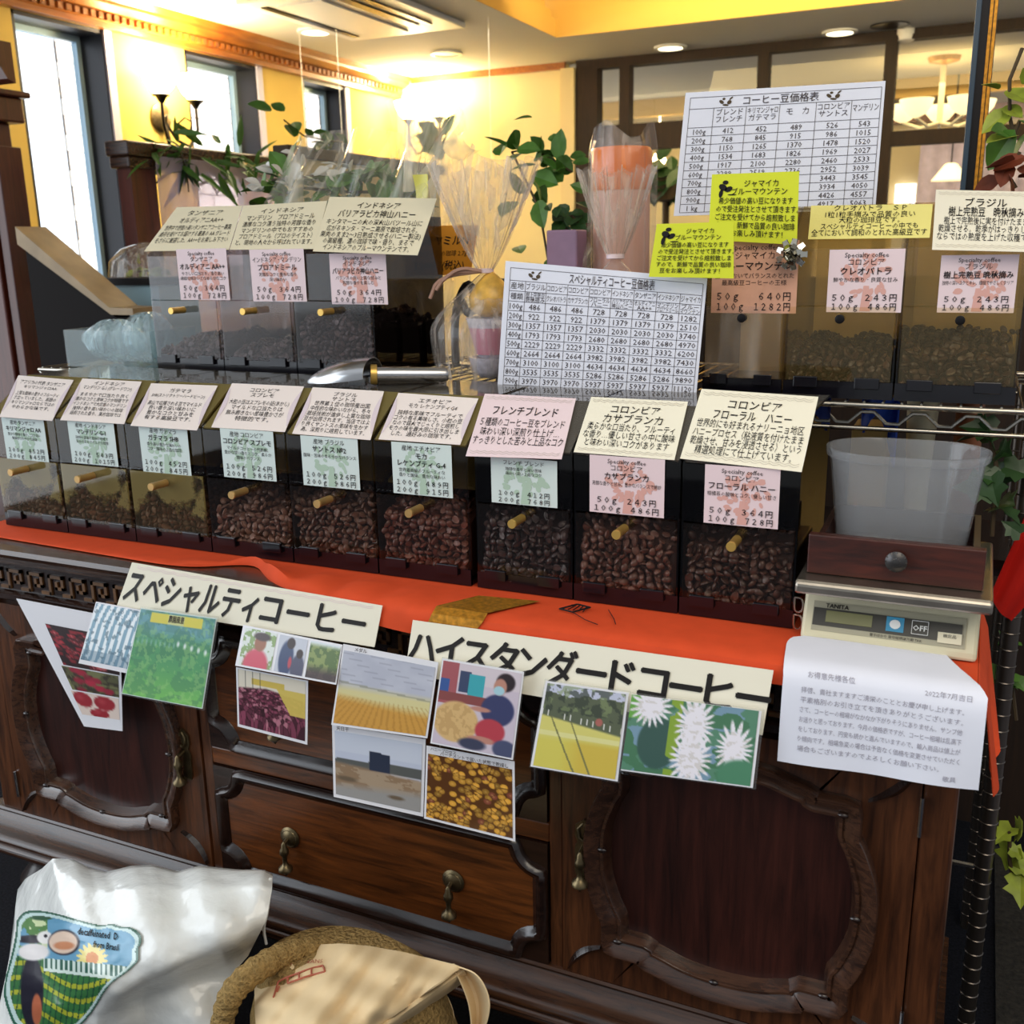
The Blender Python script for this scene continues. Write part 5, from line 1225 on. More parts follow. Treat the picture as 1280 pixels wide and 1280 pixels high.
def ph_tank(s, t):
    img = np.ones(s.shape+(3,))*rgb('c3cadd'); img = lay(img, (t < .3)*.4, rgb('dce2ec')); img = lay(img, ((t > .40-.05*s+.04*vnoise(s, t, 6, 2)) & (t < .52)), rgb('5a5c5a')); g = t-.46-.06*s
    img = lay(img, np.clip(g*20, 0, 1), rgb('a9947c')); img = lay(img, (vnoise(s, t*3, 6, 5) > .55)*np.clip(g*20, 0, 1)*.5, rgb('7a5c40')); img = lay(img, np.clip((t-.78+.1*s)*8, 0, 1), rgb('9a9896'))
    img = lay(img, ((s > .40) & (s < .64) & (t > .22+.03*s) & (t < .52)), rgb('2c3448')); img = lay(img, ell(s, t, .14, .72, .16, .05, .5), rgb('6a5a48')); img = lay(img, ell(s, t, .72, .86, .12, .04, .5), rgb('6a5a48')); return img
photo([(415, 906), (532, 924), (529, 1021), (417, 996)], -.140, 'photo of a farmyard with a dark square water tank', [('yard_print', .03, .07, .97, .95, ph_tank, 80)], yb=-.144, caption=[('天日干', .12, .03, .05)])
def ph_sort(s, t):
    img = np.ones(s.shape+(3,))*rgb('cfc2d0'); img = lay(img, (t < .22)*1., rgb('d8ccd4')); img = lay(img, ((s < .22) & (t < .5)), rgb('a85a60')); img = lay(img, ((s > .24) & (s < .38) & (t > .08) & (t < .34)), rgb('3c4868'))
    img = lay(img, ((s > .36) & (s < .56) & (t > .10) & (t < .36)), rgb('3fa8b4')); img = lay(img, (s < .12) & (t > .2) & (t < .42), rgb('3a5a9a'))
    img = lay(img, ((t > .36) & (t < .47) & (s < .62)), rgb('8a4a48')); img = lay(img, ell(s, t, .26, .70, .30, .26, .1), rgb('d9b47a')); img = lay(img, ell(s, t, .26, .70, .30, .26, .2)*(vnoise(s, t, 22, 4) > .55)*.5, rgb('b8905a'))
    img = lay(img, ell(s, t, .76, .48, .22, .20, .12), rgb('3a3f68')); img = lay(img, ell(s, t, .70, .74, .20, .16, .15), rgb('b8404c')); img = lay(img, ell(s, t, .82, .14, .13, .12, .2), rgb('2c2024')); img = lay(img, ell(s, t, .76, .2, .09, .11, .2), rgb('c08a78')); img = lay(img, ell(s, t, .75, .245, .075, .06, .2), rgb('a8d0dc'))
    img = lay(img, ell(s, t, .55, .5, .15, .035, .3), rgb('c08878')); img = lay(img, ell(s, t, .6, .86, .2, .05, .3), rgb('c08878')); img = lay(img, ell(s, t, .9, .92, .16, .12, .2), rgb('4a5070')); img = lay(img, ell(s, t, .5, .93, .2, .08, .3), rgb('3c4058')); return img
photo([(553, 823), (655, 840), (641, 950), (538, 929)], -.141, 'photo of a person in a dark blue shirt sorting a heap of beans', [('sorting_print', .02, .02, .98, .98, ph_sort, 90)], lam=.012)
def ph_yellow(s, t):
    d, e, i = cells2(s, t, 170, 12, 1.05); h = np.random.default_rng(5).random(170); bn = np.ones(s.shape+(3,))*rgb('d89e3c'); bn = bn*(.66+.5*h[i])[..., None]
    bn = lay(bn, (h[i] > .9)*.9, rgb('7a3c34')); bn = lay(bn, np.clip((.02-d)*50, 0, 1)*.5, rgb('f4cf80')); img = np.ones(s.shape+(3,))*rgb('5a3414')
    return lay(img, np.clip((.050-d)*90, 0, 1)*np.clip(e*110-.1, 0, 1), bn)
photo([(533, 932), (643, 952), (644, 1052), (530, 1023)], -.146, 'photo of yellow coffee beans filling the frame', [('bean_print', .025, .10, .975, .965, ph_yellow, 100)], yb=-.150, caption=[('ハニープロセス', .2, .028, .04), ('パーチメントで届いた状態で乾燥し', .55, .07, .045)])
def ph_beds(s, t):
    img = np.ones(s.shape+(3,))*rgb('c8cce0'); img = lay(img, (t > .06+.1*vnoise(s, t, 8, 3)), rgb('5e6650')); img = lay(img, ((t < .36) & (vnoise(s, t, 14, 5) > .52))*.7, rgb('3a4238')); img = lay(img, ((t < .30) & (vnoise(s, t, 11, 9) > .62))*.6, rgb('8a9a6a'))
    g = t-.36-.13*s; img = lay(img, np.clip(g*40, 0, 1), rgb('dcd478')); img = lay(img, np.clip((t-.60)*14, 0, 1)*.8, rgb('d8cc5a')); img = lay(img, np.clip((t-.60)*14, 0, 1)*np.clip((s-.3)*4, 0, 1)*.7, rgb('d4b448')); img = lay(img, (np.abs(t-.585) < .03)*.7, rgb('e8e4a8'))
    for a, b in ((.12, .46), (.36, .66)): img = lay(img, (np.abs(s-(a+(t-.38)*(b-a)/.56)) < .008+.006*t)*(g > 0)*.9, rgb('77764e'))
    img = lay(img, (((s*14) % 1 < .1) & (t > .30+.1*s) & (t < .37+.1*s)), rgb('e8e8e0')); img = lay(img, ell(s, t, .72, .37, .05, .05, .2), rgb('b06a60')); return img
photo([(682, 851), (786, 866), (772, 977), (663, 958)], -.139, 'photo of pale yellow drying beds below trees', [('beds_print', .03, .02, .97, .98, ph_beds, 80)], lam=.018)
def ph_flower(s, t):
    img = np.ones(s.shape+(3,))*rgb('5a8a70'); img = lay(img, (vnoise(s, t, 4, 3) > .5), rgb('7a9ab0')); img = lay(img, (vnoise(s, t, 5, 8) > .56), rgb('4a7a5a')); img = lay(img, ell(s, t, .26, .6, .17, .36, .1), rgb('3a5a52')); img = lay(img, ((s > .33) & (s < .42) & (vnoise(s, t, 6, 2) > .45)), rgb('8aa83a'))
    img = lay(img, ((s < .12) & (t < .3)), rgb('6aa84a'))
    for cx, cy, rx, ry, sd_ in ((.53, .3, .13, .42, 1), (.53, .75, .14, .38, 2), (.85, .55, .12, .34, 3), (.17, .12, .15, .24, 4)):
        an = np.arctan2((t-cy)*.6, s-cx); rr = np.sqrt(((s-cx)/rx)**2+((t-cy)/ry)**2); m = np.clip((1+.25*np.sin(an*19+sd_)-rr)*6, 0, 1); img = lay(img, m, rgb('f2eef6')); img = lay(img, m*(vnoise(s, t, 26, sd_) > .62)*.35, rgb('b8b0a0'))
    img = lay(img, ell(s, t, .92, .9, .2, .25, .2), rgb('4f8868')); return img
photo([(790, 868), (952, 889), (941, 985), (776, 963)], -.142, 'laminated photo of white coffee blossom among green leaves', [('blossom_print', .0, .0, .98, .98, ph_flower, 110)], lam=.02)

# ================================================================== scale, box, tub and letter
t = thing('weighing_scale', 'beige digital weighing scale with a steel platter at the right end of the sideboard', 'scale', (.11, .06, .803))
zs = .8035
obj('body', MB().prismx([(-.036, zs), (.19, zs), (.19, .860), (-.004, .860), (-.010, .852), (-.0335, .813)], .012, .204), 'beige', t, bevel=.004)
obj('platter_support', MB().prismx([(.0, .860), (.18, .860), (.18, .868), (.0, .868)], .02, .2), 'beige', t)
obj('platter', MB().prismx([(-.058, .868), (-.058, .880), (-.053, .884), (.185, .884), (.19, .880), (.19, .868)], .006, .214), mat('worn_steel_platter', 'a8a094', .3, .95, var=.15, vscale=30), t, bevel=.003)
pa, pb = np.array((-.0115, .8495)), np.array((-.0325, .8147))
def sp(a, b):  # point on the slanted display face: a across, b down
    y, z = pa*(1-b)+pb*b; n_ = np.array((0, -.856, .517)); return lambda off: np.array((.012+.192*a, y, z))+n_*off
def face(a0, a1, b0, b1, off, m, name, parent, th=.0008):
    mb = MB(); mb.plate([sp(a0, b0)(off+th), sp(a1, b0)(off+th), sp(a1, b1)(off+th), sp(a0, b1)(off+th)], th); return obj(name, mb, m, parent)
pn = face(.06, .93, .08, .95, .0002, 'panelbeige', 'display_panel', t)
face(.065, .91, .28, .80, .0012, 'panelgrey', 'display_window', pn)
face(.14, .41, .34, .68, .0022, 'lcd', 'lcd_screen', pn)
face(.49, .59, .30, .72, .0022, 'blue', 'button', pn)
face(.63, .73, .30, .74, .0022, 'panelgrey', 'button', pn)
face(.78, .91, .56, .86, .0024, 'cream', 'sticker', pn)
def ff(s, q, off=0.): return sp(s, q)(off)
ff.W = .192; ff.H = .0406
m = MB(); put_text(m, ff, 'TANITA', .20, .19, .14, .2, bold=.02, off=.0016); put_text(m, ff, '電子はかり 取引証明以外用 TKK', .55, .88, .075, .4, off=.0016)
put_text(m, ff, '検定品', .845, .66, .09, .1, off=.0036)
obj('lettering', m, 'ink', pn)
m = MB(); put_text(m, ff, 'OFF', .68, .53, .17, .085, bold=.02, off=.0034); blob(m, ff, .54, .51, .006, .0055, 12, 0, .0034)
for (a, b, c, d) in ((.635, .33, .725, .33), (.725, .33, .725, .71), (.725, .71, .635, .71), (.635, .71, .635, .33)): rule(m, ff, a, b, c, d, .0006, .0034)
obj('lettering', m, 'white', pn)
t = thing('wooden_drawer_box', 'small dark wooden drawer with a round metal knob on the scale platter', 'drawer', (.11, .06, .885))
zb, zt_ = .8846, .9315
fr = obj('front', MB().prismx([(-.026, zb), (-.012, zb), (-.012, zt_), (-.026, zt_)], .014, .203), wood('worn_red_wood', '2c120c', '5c2618', 'x', 5, .45), t, bevel=.0015)
obj('side', MB().box(.02, .027, -.012, .17, zb, zb+.038), 'wood_door', t); obj('side', MB().box(.19, .197, -.012, .17, zb, zb+.038), 'stem', t)
obj('back', MB().box(.027, .19, .163, .17, zb, zb+.038), 'wood_door', t); obj('bottom', MB().box(.027, .19, -.012, .163, zb, zb+.004), 'wood_door', t)
kn = MB().lathe([(.006, 0), (.006, -.004), (.0115, -.006), (.012, -.009), (.008, -.0125), (.001, -.0135)], (.112, -.026, .911), (0, 1, 0), 24)
for k in range(12):
    a = 2*PI*k/12; kn.tube([(.112+.004*math.cos(a), -.0385, .911+.004*math.sin(a)), (.112+.0115*math.cos(a), -.035, .911+.0115*math.sin(a))], .0012, 5)
obj('knob', kn, mat('dark_grey_metal', '4c4a4a', .35, .7), fr, True)
# tub
def stadium(hx, hy, n=22):
    r = hy; P = []
    for cx, a0 in ((hx-r, -PI/2), (-(hx-r), PI/2)):
        for k in range(n+1): a = a0+PI*k/n; P.append((cx+r*math.cos(a), r*math.sin(a)))
    return P
tb = MB(); cx, cy = .108, .078; z0 = .8892; H = .131
rings = [(.070, .043, 0), (.074, .047, .006), (.088, .058, H-.010), (.092, .062, H-.010), (.093, .063, H-.006), (.093, .063, H), (.089, .059, H), (.086, .056, H-.008), (.072, .045, .009), (.068, .041, .004)]
loops = [[(cx+x, cy+y, z0+z) for x, y in stadium(hx, hy)] for hx, hy, z in rings]
ring_loft(tb, loops); n_ = len(loops[0]); tb.f.append(tuple(range(n_))[::-1]); tb.f.append(tuple(range(len(tb.v)-n_, len(tb.v))))
o = obj('plastic_tub', tb, 'tubplastic', smooth=True, loc=(cx, cy, z0)); tag(o, 'cloudy plastic oval tub standing in the wooden drawer on the scale', 'tub')
# letter hanging over the edge
LP = [(-.034, .8072), (-.06, .8070), (-.09, .8068), (-.108, .8055), (-.119, .799), (-.1245, .788), (-.127, .768), (-.129, .74), (-.131, .71), (-.132, .697)]
LPa = np.array(LP); dcum = np.r_[0, np.cumsum(np.linalg.norm(np.diff(LPa, axis=0), axis=1))]; LT = dcum[-1]
def letter(s, q, off=0.):
    d = q*LT; y = np.interp(d, dcum, LPa[:, 0]); z = np.interp(d, dcum, LPa[:, 1])
    x0, x1 = -.002+.011*min(1, q*2), .197+.019*min(1, q*2.2)
    wob = (.0016*math.sin(7*s+3*q)+.003*math.sin(3.1*s*PI)*q+.003)*max(0, q-.35)
    lift = .0012+.0008*math.sin(5*s)
    return np.array((x0+(x1-x0)*s, y-lift*.6-wob-off, z+lift*(1-q)*.8+.008*q*q*(.5-s)*-1.0+off*.4))
letter.W = .21; letter.H = LT
lm = MB(); NU, NV = 24, 24
def lclip(s, q):
    # rounded top left corner, folded top right corner
    c = .10
    if q < .18 and s < .09:
        k = 1-q/.18; s = max(s, .09*(1-math.sqrt(max(0, 1-k*k))))
    if q < .45: s = min(s, .88+.12*(q/.45)**1.2)
    return s, q
lm.sheet(lambda s, q: letter(*lclip(s, q)), NU, NV, .0005)
o = obj('letter_sheet', lm, 'paper_blue', smooth=True, loc=(.1, -.12, .77)); tag(o, 'white typed letter sheet hanging over the edge below the scale', 'letter')
m = MB(); L0 = ['拝啓、貴社ますますご清栄のこととお慶び申し上げます。', '平素格別のお引き立てを頂きありがとうございます。', 'さて、コーヒーの相場がなかなか下がりそうにありません。サンプ他', 'お送りと思っております。今月の価格表ですが、コーヒー相場は乱高下', 'をしております。円安も続かと進んでいますので、輸入商品は値上が', 'り傾向です。相場急変の場合は予告なく価格を変更させていただく', '場合もございますのでよろしくお願い下さい。']
put_text(m, letter, 'お得意先様各位', .13, .465, .034, .24, 'l', off=.0012); put_text(m, letter, '2022年7月吉日', .93, .475, .030, .22, 'r', off=.0012)
for k, x in enumerate(L0): put_text(m, letter, x, .10, .555+.058*k, .030, .80, 'l', off=.0012)
put_text(m, letter, '敬具', .86, .955, .028, .1, off=.0012)
obj('lettering', m, 'ink3', o)
for k, z in enumerate((.838, .816)):
    rr = MB().tube(smoothq([(.000, -.012, z+.009), (.010, -.012, z+.009), (.010, -.012, z-.009), (.000, -.012, z-.009), (.000, -.012, z+.009)], 2), .0012, 6)
    o = obj('metal_ring', rr, 'chrome', smooth=True, loc=(.003, -.012, z)); tag(o, ('upper' if k == 0 else 'lower')+' small square metal ring beside the scale', 'ring', 'metal rings by the scale')

# ================================================================== scoop, bag box and gift bags
t = thing('coffee_scoop', 'steel coffee scoop with a brass collar lying on the front dispensers', 'scoop', (-.63, .19, 1.06))
A = onZ(388, 478, 1.062); B = onZ(466, 468, 1.076); Cc = onZ(560, 468, 1.072)
def bowl(s, q):
    a = (q-.5)*PI*1.1; w = .041*(math.sin(PI*min(1, .02+s*.62))**.6); p = A*(1-s)+B*s
    dx = (B-A)/np.linalg.norm(B-A); side = np.array((dx[1], -dx[0], 0)); side /= np.linalg.norm(side)
    return p+side*w*math.sin(a)+np.array((0, 0, w*.62*math.cos(a)+.001))
obj('bowl', MB().sheet(bowl, 18, 14, .001), 'steel', t, True)
dr = (Cc-B)/np.linalg.norm(Cc-B)
obj('collar', MB().tube([B-dr*.004, B-dr*.003, B+dr*.006, B+dr*.007], [.012, .0155, .0155, .012], 16), 'brass', t, True)
obj('handle', MB().tube([B+dr*.006, B+dr*.03, Cc-dr*.004, Cc], [.0112, .0116, .0112, .0095], 16).tube([Cc-dr*.010+np.array((0, -.0108, 0)), Cc-dr*.010+np.array((0, -.0120, 0))], .0016, 8), 'steel', t, True)
# clear box with plastic bags, on the rack
t = thing('clear_box', 'clear acrylic box beside the upper left dispensers', 'box', (-1.35, .32, 1.05))
c0, c1 = -1.475, -1.252; y0, y1 = .275, .40; zb_ = ZU
mb = MB(); 
for a in ((c0, c1, y0, y0+.003), (c0, c1, y1-.003, y1), (c0, c0+.003, y0+.003, y1-.003), (c1-.003, c1, y0+.003, y1-.003)): mb.box(*a, zb_, zb_+.072)
mb.box(c0+.003, c1-.003, y0+.003, y1-.003, zb_, zb_+.003)
obj('walls', mb, 'clearbox', t)
def crumple(name, label, cx, cy, z0, sx, sy, sz, seed, m):
    r = np.random.default_rng(seed); ph = r.random(6)*6
    def fn(s, q):
        a = 2*PI*s; b = PI*q; nz = 1+.16*math.sin(5*a+ph[0]+3*b)+.12*math.sin(9*a+ph[1])*math.sin(4*b+ph[2])
        return (cx+sx*math.sin(b)*math.cos(a)*nz, cy+sy*math.sin(b)*math.sin(a), z0+sz*(1-math.cos(b))*.5*(1+.1*math.sin(7*a+ph[3])*math.sin(b)))
    o = obj(name, MB().grid(fn, 40, 14), m, loc=(cx, cy, z0)); return tag(o, label, 'plastic bag', 'plastic bags in the clear box')
crumple('plastic_bag', 'crumpled clear plastic bags filling the acrylic box', -1.40, .335, zb_+.004, .065, .045, .085, 1, 'bluebag')
crumple('plastic_bag', 'clear plastic bag folded at the right side of the acrylic box', -1.31, .335, zb_+.004, .050, .045, .100, 2, 'bluebag')

def gift_bag(label, cx, cy, z0, zn, zt_, rb, wf, m, seed, sq=.7, group='cellophane gift bags'):
    """cellophane bag: rounded body gathered at a neck, pleated fan above"""
    t = thing('gift_bag', label, 'gift bag', (cx, cy, z0), group); r = np.random.default_rng(seed); ph = r.random(4)*6
    hb = zn-z0
    def body(s, q):
        a = 2*PI*s; rr = rb*(.92+.10*math.sin(PI*min(1, q*1.2))-(max(0, q-.45)/.55)**1.4*.90+.0)
        rr *= 1+.05*math.sin(9*a+ph[0])*(.3+q)+.03*math.sin(17*a+ph[1]); return (cx+rr*math.cos(a), cy+sq*rr*math.sin(a), z0+.001+hb*q)
    mb = MB().grid(body, 48, 16); obj('wrapper', mb, m, t, True)
    def fan(s, q):
        a = 2*PI*s; w = .012+(wf-.012)*q**.85; d = .010+.028*q
        pl = math.sin(16*a+ph[2])*.006*(.4+q)
        return (cx+w*math.cos(a)+.3*pl, cy+d*math.sin(a)+pl, zn+(zt_-zn)*q*(1+.05*math.sin(13*a+ph[3])*q))
    obj('fan', MB().grid(fan, 96, 10), m, t, True)
    obj('tie', MB().lathe([(.011, -.004), (.014, -.003), (.014, .003), (.011, .004)], (cx, cy, zn), n=14), 'pinkp', t, True)
    return t
g1 = onY(622, 470, .34); 
gift_bag('cellophane gift bag holding a pink and white cup, left of the price list', -.578, .345, ZU, 1.225, 1.392, .096, .098, 'cello', 4)
rb_ = MB()
for k in range(3):
    a = .5+k*1.9; rb_.tube(smoothq([(-.578, .33, 1.225), (-.578-.03-.02*k, .31, 1.232-.008*k), (-.578-.06-.012*k, .305, 1.21-.014*k)], 2), .003, 6)
o = obj('ribbon_tie', rb_, mat('brown_pink_ribbon', 'b78f7c', .4), smooth=True, loc=(-.588, .33, 1.225)); tag(o, 'brownish pink ribbon tied round the cellophane neck', 'ribbon')
t = thing('teacup', 'pink and white patterned cup inside the cellophane gift bag', 'cup', (-.59, .335, 1.09))
MT['cupwhite'] = mat('white_cup_with_flecks', 'd8d4e2', .25, var=.18, vscale=120)
MT['cuppink'] = mat('pink_cup_pattern', 'd88aa0', .3)
obj('body', MB().lathe([(.022, 0), (.026, .006), (.034, .03), (.041, .058), (.044, .066), (.041, .066), (.036, .05), (.02, .008)], (-.568, .345, 1.084), n=24), 'cupwhite', t, True)
pk = MB().grid(lambda s, q: (-.568+(.0285+.0115*q+.001)*math.cos(-2.3+1.9*s), .345+(.0285+.0115*q+.001)*math.sin(-2.3+1.9*s), 1.084+.006+.044*q), 12, 6); obj('heart_print', pk, 'cuppink', t, True)
t2 = thing('saucer', 'small patterned saucer bowl under the pink cup', 'saucer', (-.59, .345, ZU+.002))
obj('dish', MB().lathe([(.024, 0), (.034, .010), (.040, .026), (.042, .034), (.038, .034), (.03, .014)], (-.566, .345, ZU+.0025), n=24), 'cupwhite', t2, True)
o = obj('sweet_packet', MB().lathe([(.02, 0), (.036, .012), (.038, .032), (.026, .052), (.012, .066), (.004, .072)], (-.568, .345, 1.1515), n=20), mat('golden_packet', 'd8a848', .35, var=.3, vscale=50), smooth=True, loc=(-.59, .345, 1.15)); tag(o, 'golden packet of sweets in the cup in the gift bag', 'packet')
gift_bag('cellophane gift bag rising behind the middle of the price list', -.352, .345, ZU, 1.245, 1.372, .085, .060, 'cello', 9)
o = obj('gift_box', MB().box(-.405, -.300, .315, .375, ZU+.002, ZU+.150), mat('chestnut_gift_box', '6e2f22', .35, var=.2), loc=(-.35, .345, ZU), bevel=.004); tag(o, 'reddish brown gift box inside the middle cellophane bag', 'gift box')
o = obj('gift_box', MB().box(-.50, -.445, .42, .47, ZU+.002, ZU+.24), mat('mauve_gift_box', '9a7c98', .4, var=.1), loc=(-.47, .44, ZU), bevel=.003); tag(o, 'tall mauve gift box behind the left cellophane fan', 'gift box')
# frosted bag with the orange jar
t = thing('glass_jar', 'tall jar with an orange top in a frosted bag behind the price list', 'jar', (-.395, .50, ZU))
obj('body', MB().lathe([(.045, 0), (.048, .01), (.048, .30), (.046, .31)], (-.395, .50, ZU+.002), n=24), mat('salmon_tin', 'd9a898', .35), t, True)
obj('top', MB().lathe([(.049, .30), (.0505, .305), (.0505, .362), (.047, .368), (.044, .362), (.001, .362)], (-.395, .50, ZU+.002), n=24), mat('orange_tin', 'e4761a', .35, coat=.3), t, True)
def fb(s, q):
    a = 2*PI*s; rr = .054+.004*math.sin(7*a)+.002*math.sin(15*a+5*q); zz = ZU+.002+.395*q
    if q > .93: rr *= 1-.12*(q-.93)/.07; zz += .014*math.sin(3*a+1)*(q-.93)/.07
    return (-.395+rr*math.cos(a), .50+rr*math.sin(a), zz)
o = obj('plastic_bag', MB().grid(fb, 56, 24), 'frost', smooth=True, loc=(-.395, .50, ZU)); tag(o, 'frosted bag round the orange topped jar', 'plastic bag')
fl_ = MB().sheet(lambda s, q: (-.462+.035*s-.02*q, .47-.02*q+.01*math.sin(6*s), 1.270-.03*s-.045*q+.02*math.sin(3*s)), 10, 6, .0006)
o = obj('plastic_flap', fl_, 'frost', smooth=True, loc=(-.45, .47, 1.25)); tag(o, 'loose corner of clear plastic beside the frosted bag', 'plastic sheet')
# vinyl wrapped flowers behind the upper left bins
VY = .62
vz = [onY(300, 330, VY), onY(360, 190, VY), onY(480, 205, VY), onY(565, 150, VY), onY(600, 215, VY), onY(590, 330, VY)]
def vin(s, q):
    a = vz[1]*(1-s)+vz[4]*s; top_ = np.array((a[0], 0, 1.475-.02*s+.03*math.sin(4*s)+.035*max(0, s-.75)*4*math.sin(9*s)))
    x = vz[0][0]*(1-s)+vz[5][0]*s; zz = ZU+.01+(top_[2]-ZU-.01)*q
    return (x*(1-q)+a[0]*q, VY-.05*math.sin(PI*q)*(1+.3*math.sin(11*s))-.012*math.sin(23*s+4*q)-.010*math.sin(41*s-9*q), zz)
o = obj('vinyl_sheet', MB().grid(vin, 70, 24), 'vinyl', smooth=True, loc=(-1.05, VY, ZU)); tag(o, 'clear vinyl wrapping round the flowers behind the upper left dispensers', 'vinyl sheet')
def tuft(s, q):
    an = (s-.5)*1.5+.5; return (-.86+.16*q*math.sin(an)+.012*math.sin(19*s), .60+.03*math.sin(13*s)*q-.01, 1.37+.17*q*math.cos(an*.9)*(1+.12*math.sin(31*s)))
o = obj('vinyl_tuft', MB().grid(tuft, 60, 10), 'vinyl', smooth=True, loc=(-.86, .6, 1.37)); tag(o, 'gathered tuft of clear vinyl standing up in front of the sconce', 'vinyl sheet')
fold = MB().grid(lambda s, q: (-.80+.19*s, .56+.012*math.sin(17*s+3*q), 1.385+.05*math.sin(PI*s)*(1-q)+.02*s-.10*q+.02*math.sin(7*s)), 40, 10)
o = obj('vinyl_fold', fold, 'vinyl', smooth=True, loc=(-.7, .56, 1.36)); tag(o, 'folded end of clear vinyl left of the first gift bag', 'vinyl sheet')
plant('flower_bunch', 'bunch of green leaves and pale flowers inside the vinyl wrapping', 'flowers', [onY(330, 250, .70), onY(380, 235, .70), onY(430, 240, .70), onY(480, 240, .70), onY(530, 250, .70)], 70, .055, 'oval', 'leaf', .05, 21, droop=.2)
plant('flower_bunch', 'cluster of white flower sprays inside the vinyl wrapping', 'flowers', [onY(340, 225, .69), onY(390, 220, .69), onY(440, 225, .69)], 50, .035, 'oval', mat('pale_petals', 'd8d4ce', .6), .045, 22, droop=.4)
rbn = MB().sheet(lambda s, q: (-.84+.030*s+.004*math.sin(5*q), .575+.006*math.sin(7*q+2*s), 1.40-.17*q), 4, 14, .0012)
o = obj('ribbon', rbn, mat('pale_yellow_ribbon', 'e6df6a', .4), smooth=True, loc=(-.83, .575, 1.3)); tag(o, 'pale yellow ribbon band on the vinyl wrapped flowers', 'ribbon')
# orange notice behind
q4 = quadY([(512, 283), (598, 281), (588, 343), (506, 345)], .57)
o, f = paper('notice_card', 'orange price card behind the side of the upper left dispensers', 'notice', q4, 'orangep', .001)
m = MB(); put_text(m, f, '珈琲ヤミルN', .50, .30, .17, .8, bold=.01); put_text(m, f, 'ケニア産の珈琲 2.7g', .55, .56, .10, .7); put_text(m, f, '1,200円(税込)', .52, .80, .16, .8, bold=.01); obj('lettering', m, 'ink', o)
t = thing('iron_stand', 'dark curled iron stand behind the gift bag with the cup', 'stand', (-.69, .52, ZU))
im = MB().tube(smoothq([(-.72, .5, ZU+.002), (-.72, .5, ZU+.10), (-.69, .5, ZU+.16), (-.67, .5, ZU+.12), (-.69, .5, ZU+.09), (-.705, .5, ZU+.12)], 2), .008, 8); obj('scroll', im, 'iron', t, True)
obj('scroll', MB().tube(smoothq([(-.66, .51, ZU+.002), (-.665, .51, ZU+.08), (-.64, .51, ZU+.13), (-.62, .51, ZU+.10)], 2), .007, 8), 'iron', t, True)
obj('foot_plate', MB().box(-.74, -.60, .485, .53, ZU+.0005, ZU+.004), 'iron', t)
# silver bow
t = thing('gift_bow', 'silver star shaped gift bow on the salmon price label', 'bow', tuple(onY(990, 318, .262)))
bc = onY(990, 318, .258); bm = MB()
for ring, (nn, ln_, lift) in enumerate(((9, .021, .004), (7, .015, .010), (4, .008, .015))):
    for k in range(nn):
        a = 2*PI*k/nn+ring*.3; d = np.array((math.cos(a), 0, math.sin(a))); w = np.array((-math.sin(a), 0, math.cos(a)))*.0042
        P = [bc+np.array((0, -lift*.3, 0)), bc+d*ln_*.6+np.array((0, -lift-.004, 0)), bc+d*ln_+np.array((0, -lift*.6, 0)), bc+d*ln_*.55+np.array((0, -lift*.2, 0)), bc]
        for a_, b_ in zip(P, P[1:]): bm.add([a_-w, b_-w*.7, b_+w*.7, a_+w], [(0, 1, 2, 3)])
obj('loops', bm, mat('silver_foil', 'd8d4c8', .12, 1.), t)

# ================================================================== things at the right, under the rack
o = obj('blue_cloth', MB().sheet(lambda s, q: (.020+.055*s, .42+.015*math.sin(9*s+2*q), 1.033-.035*q-.10*q*abs(s-.4)+.012*math.sin(4*s)), 14, 10, .003), mat('bright_blue_cloth', '2f58c8', .7), smooth=True, loc=(.05, .42, 1.0)); tag(o, 'bright blue cloth hanging under the wire shelf', 'cloth')
o = obj('white_tube', MB().lathe([(.016, .0), (.018, .1), (.024, .225), (.022, .226), (.001, .225)], (.105, .48, .80), n=18), mat('cream_tube', 'efe2b8', .5), smooth=True, loc=(.105, .48, .8)); tag(o, 'cream tube standing under the wire shelf behind the tub', 'tube')
o = obj('copper_tube', MB().lathe([(.02, .0), (.02, .225), (.001, .225)], (.172, .48, .80), n=18), mat('copper_brown', '9a5a34', .4, .3), smooth=True, loc=(.172, .48, .8)); tag(o, 'copper brown tube under the wire shelf, right of the cream tube', 'tube')
o = obj('back_shelf_board', MB().box(-1.45, .245, .40, .64, .775, .80), 'wood_dark', loc=(-.6, .5, .78)); tag(o, 'dark shelf board behind the sideboard under the rack', 'shelf board')
MT['manila'] = mat('manila_carton', 'c8a25a', .7)
o = obj('carton', MB().box(.008, .060, .42, .50, .802, .985), 'manila', loc=(.03, .46, .8), bevel=.003); tag(o, 'small manila carton between the end dispenser and the tub', 'carton')
plant('ivy', 'dark ivy hanging on the rack post beside the tub', 'ivy', [onY(1235, 535, .30), onY(1245, 580, .30), onY(1243, 625, .29), onY(1240, 670, .29)], 13, .042, 'ivy', 'leaf_dark', .022, 31, droop=-.2)
plant('ivy', 'pale variegated ivy low beside the rack post', 'ivy', [onY(1262, 1040, .36), onY(1262, 1075, .36), onY(1268, 1110, .36)], 7, .042, 'ivy', 'leaf_light', .022, 32)
plant('ivy', 'ivy sprig beside the red cloth at the right', 'ivy', [onY(1265, 770, .36), onY(1262, 830, .36), onY(1270, 900, .36)], 5, .036, 'ivy', 'leaf', .018, 33)
plant('pothos', 'green pothos leaves hanging in the upper right corner', 'plant', [onY(1278, 60, .75), onY(1262, 100, .75), onY(1262, 145, .75), onY(1268, 175, .75)], 6, .058, 'oval', 'leaf_light', .022, 34, droop=-.6)
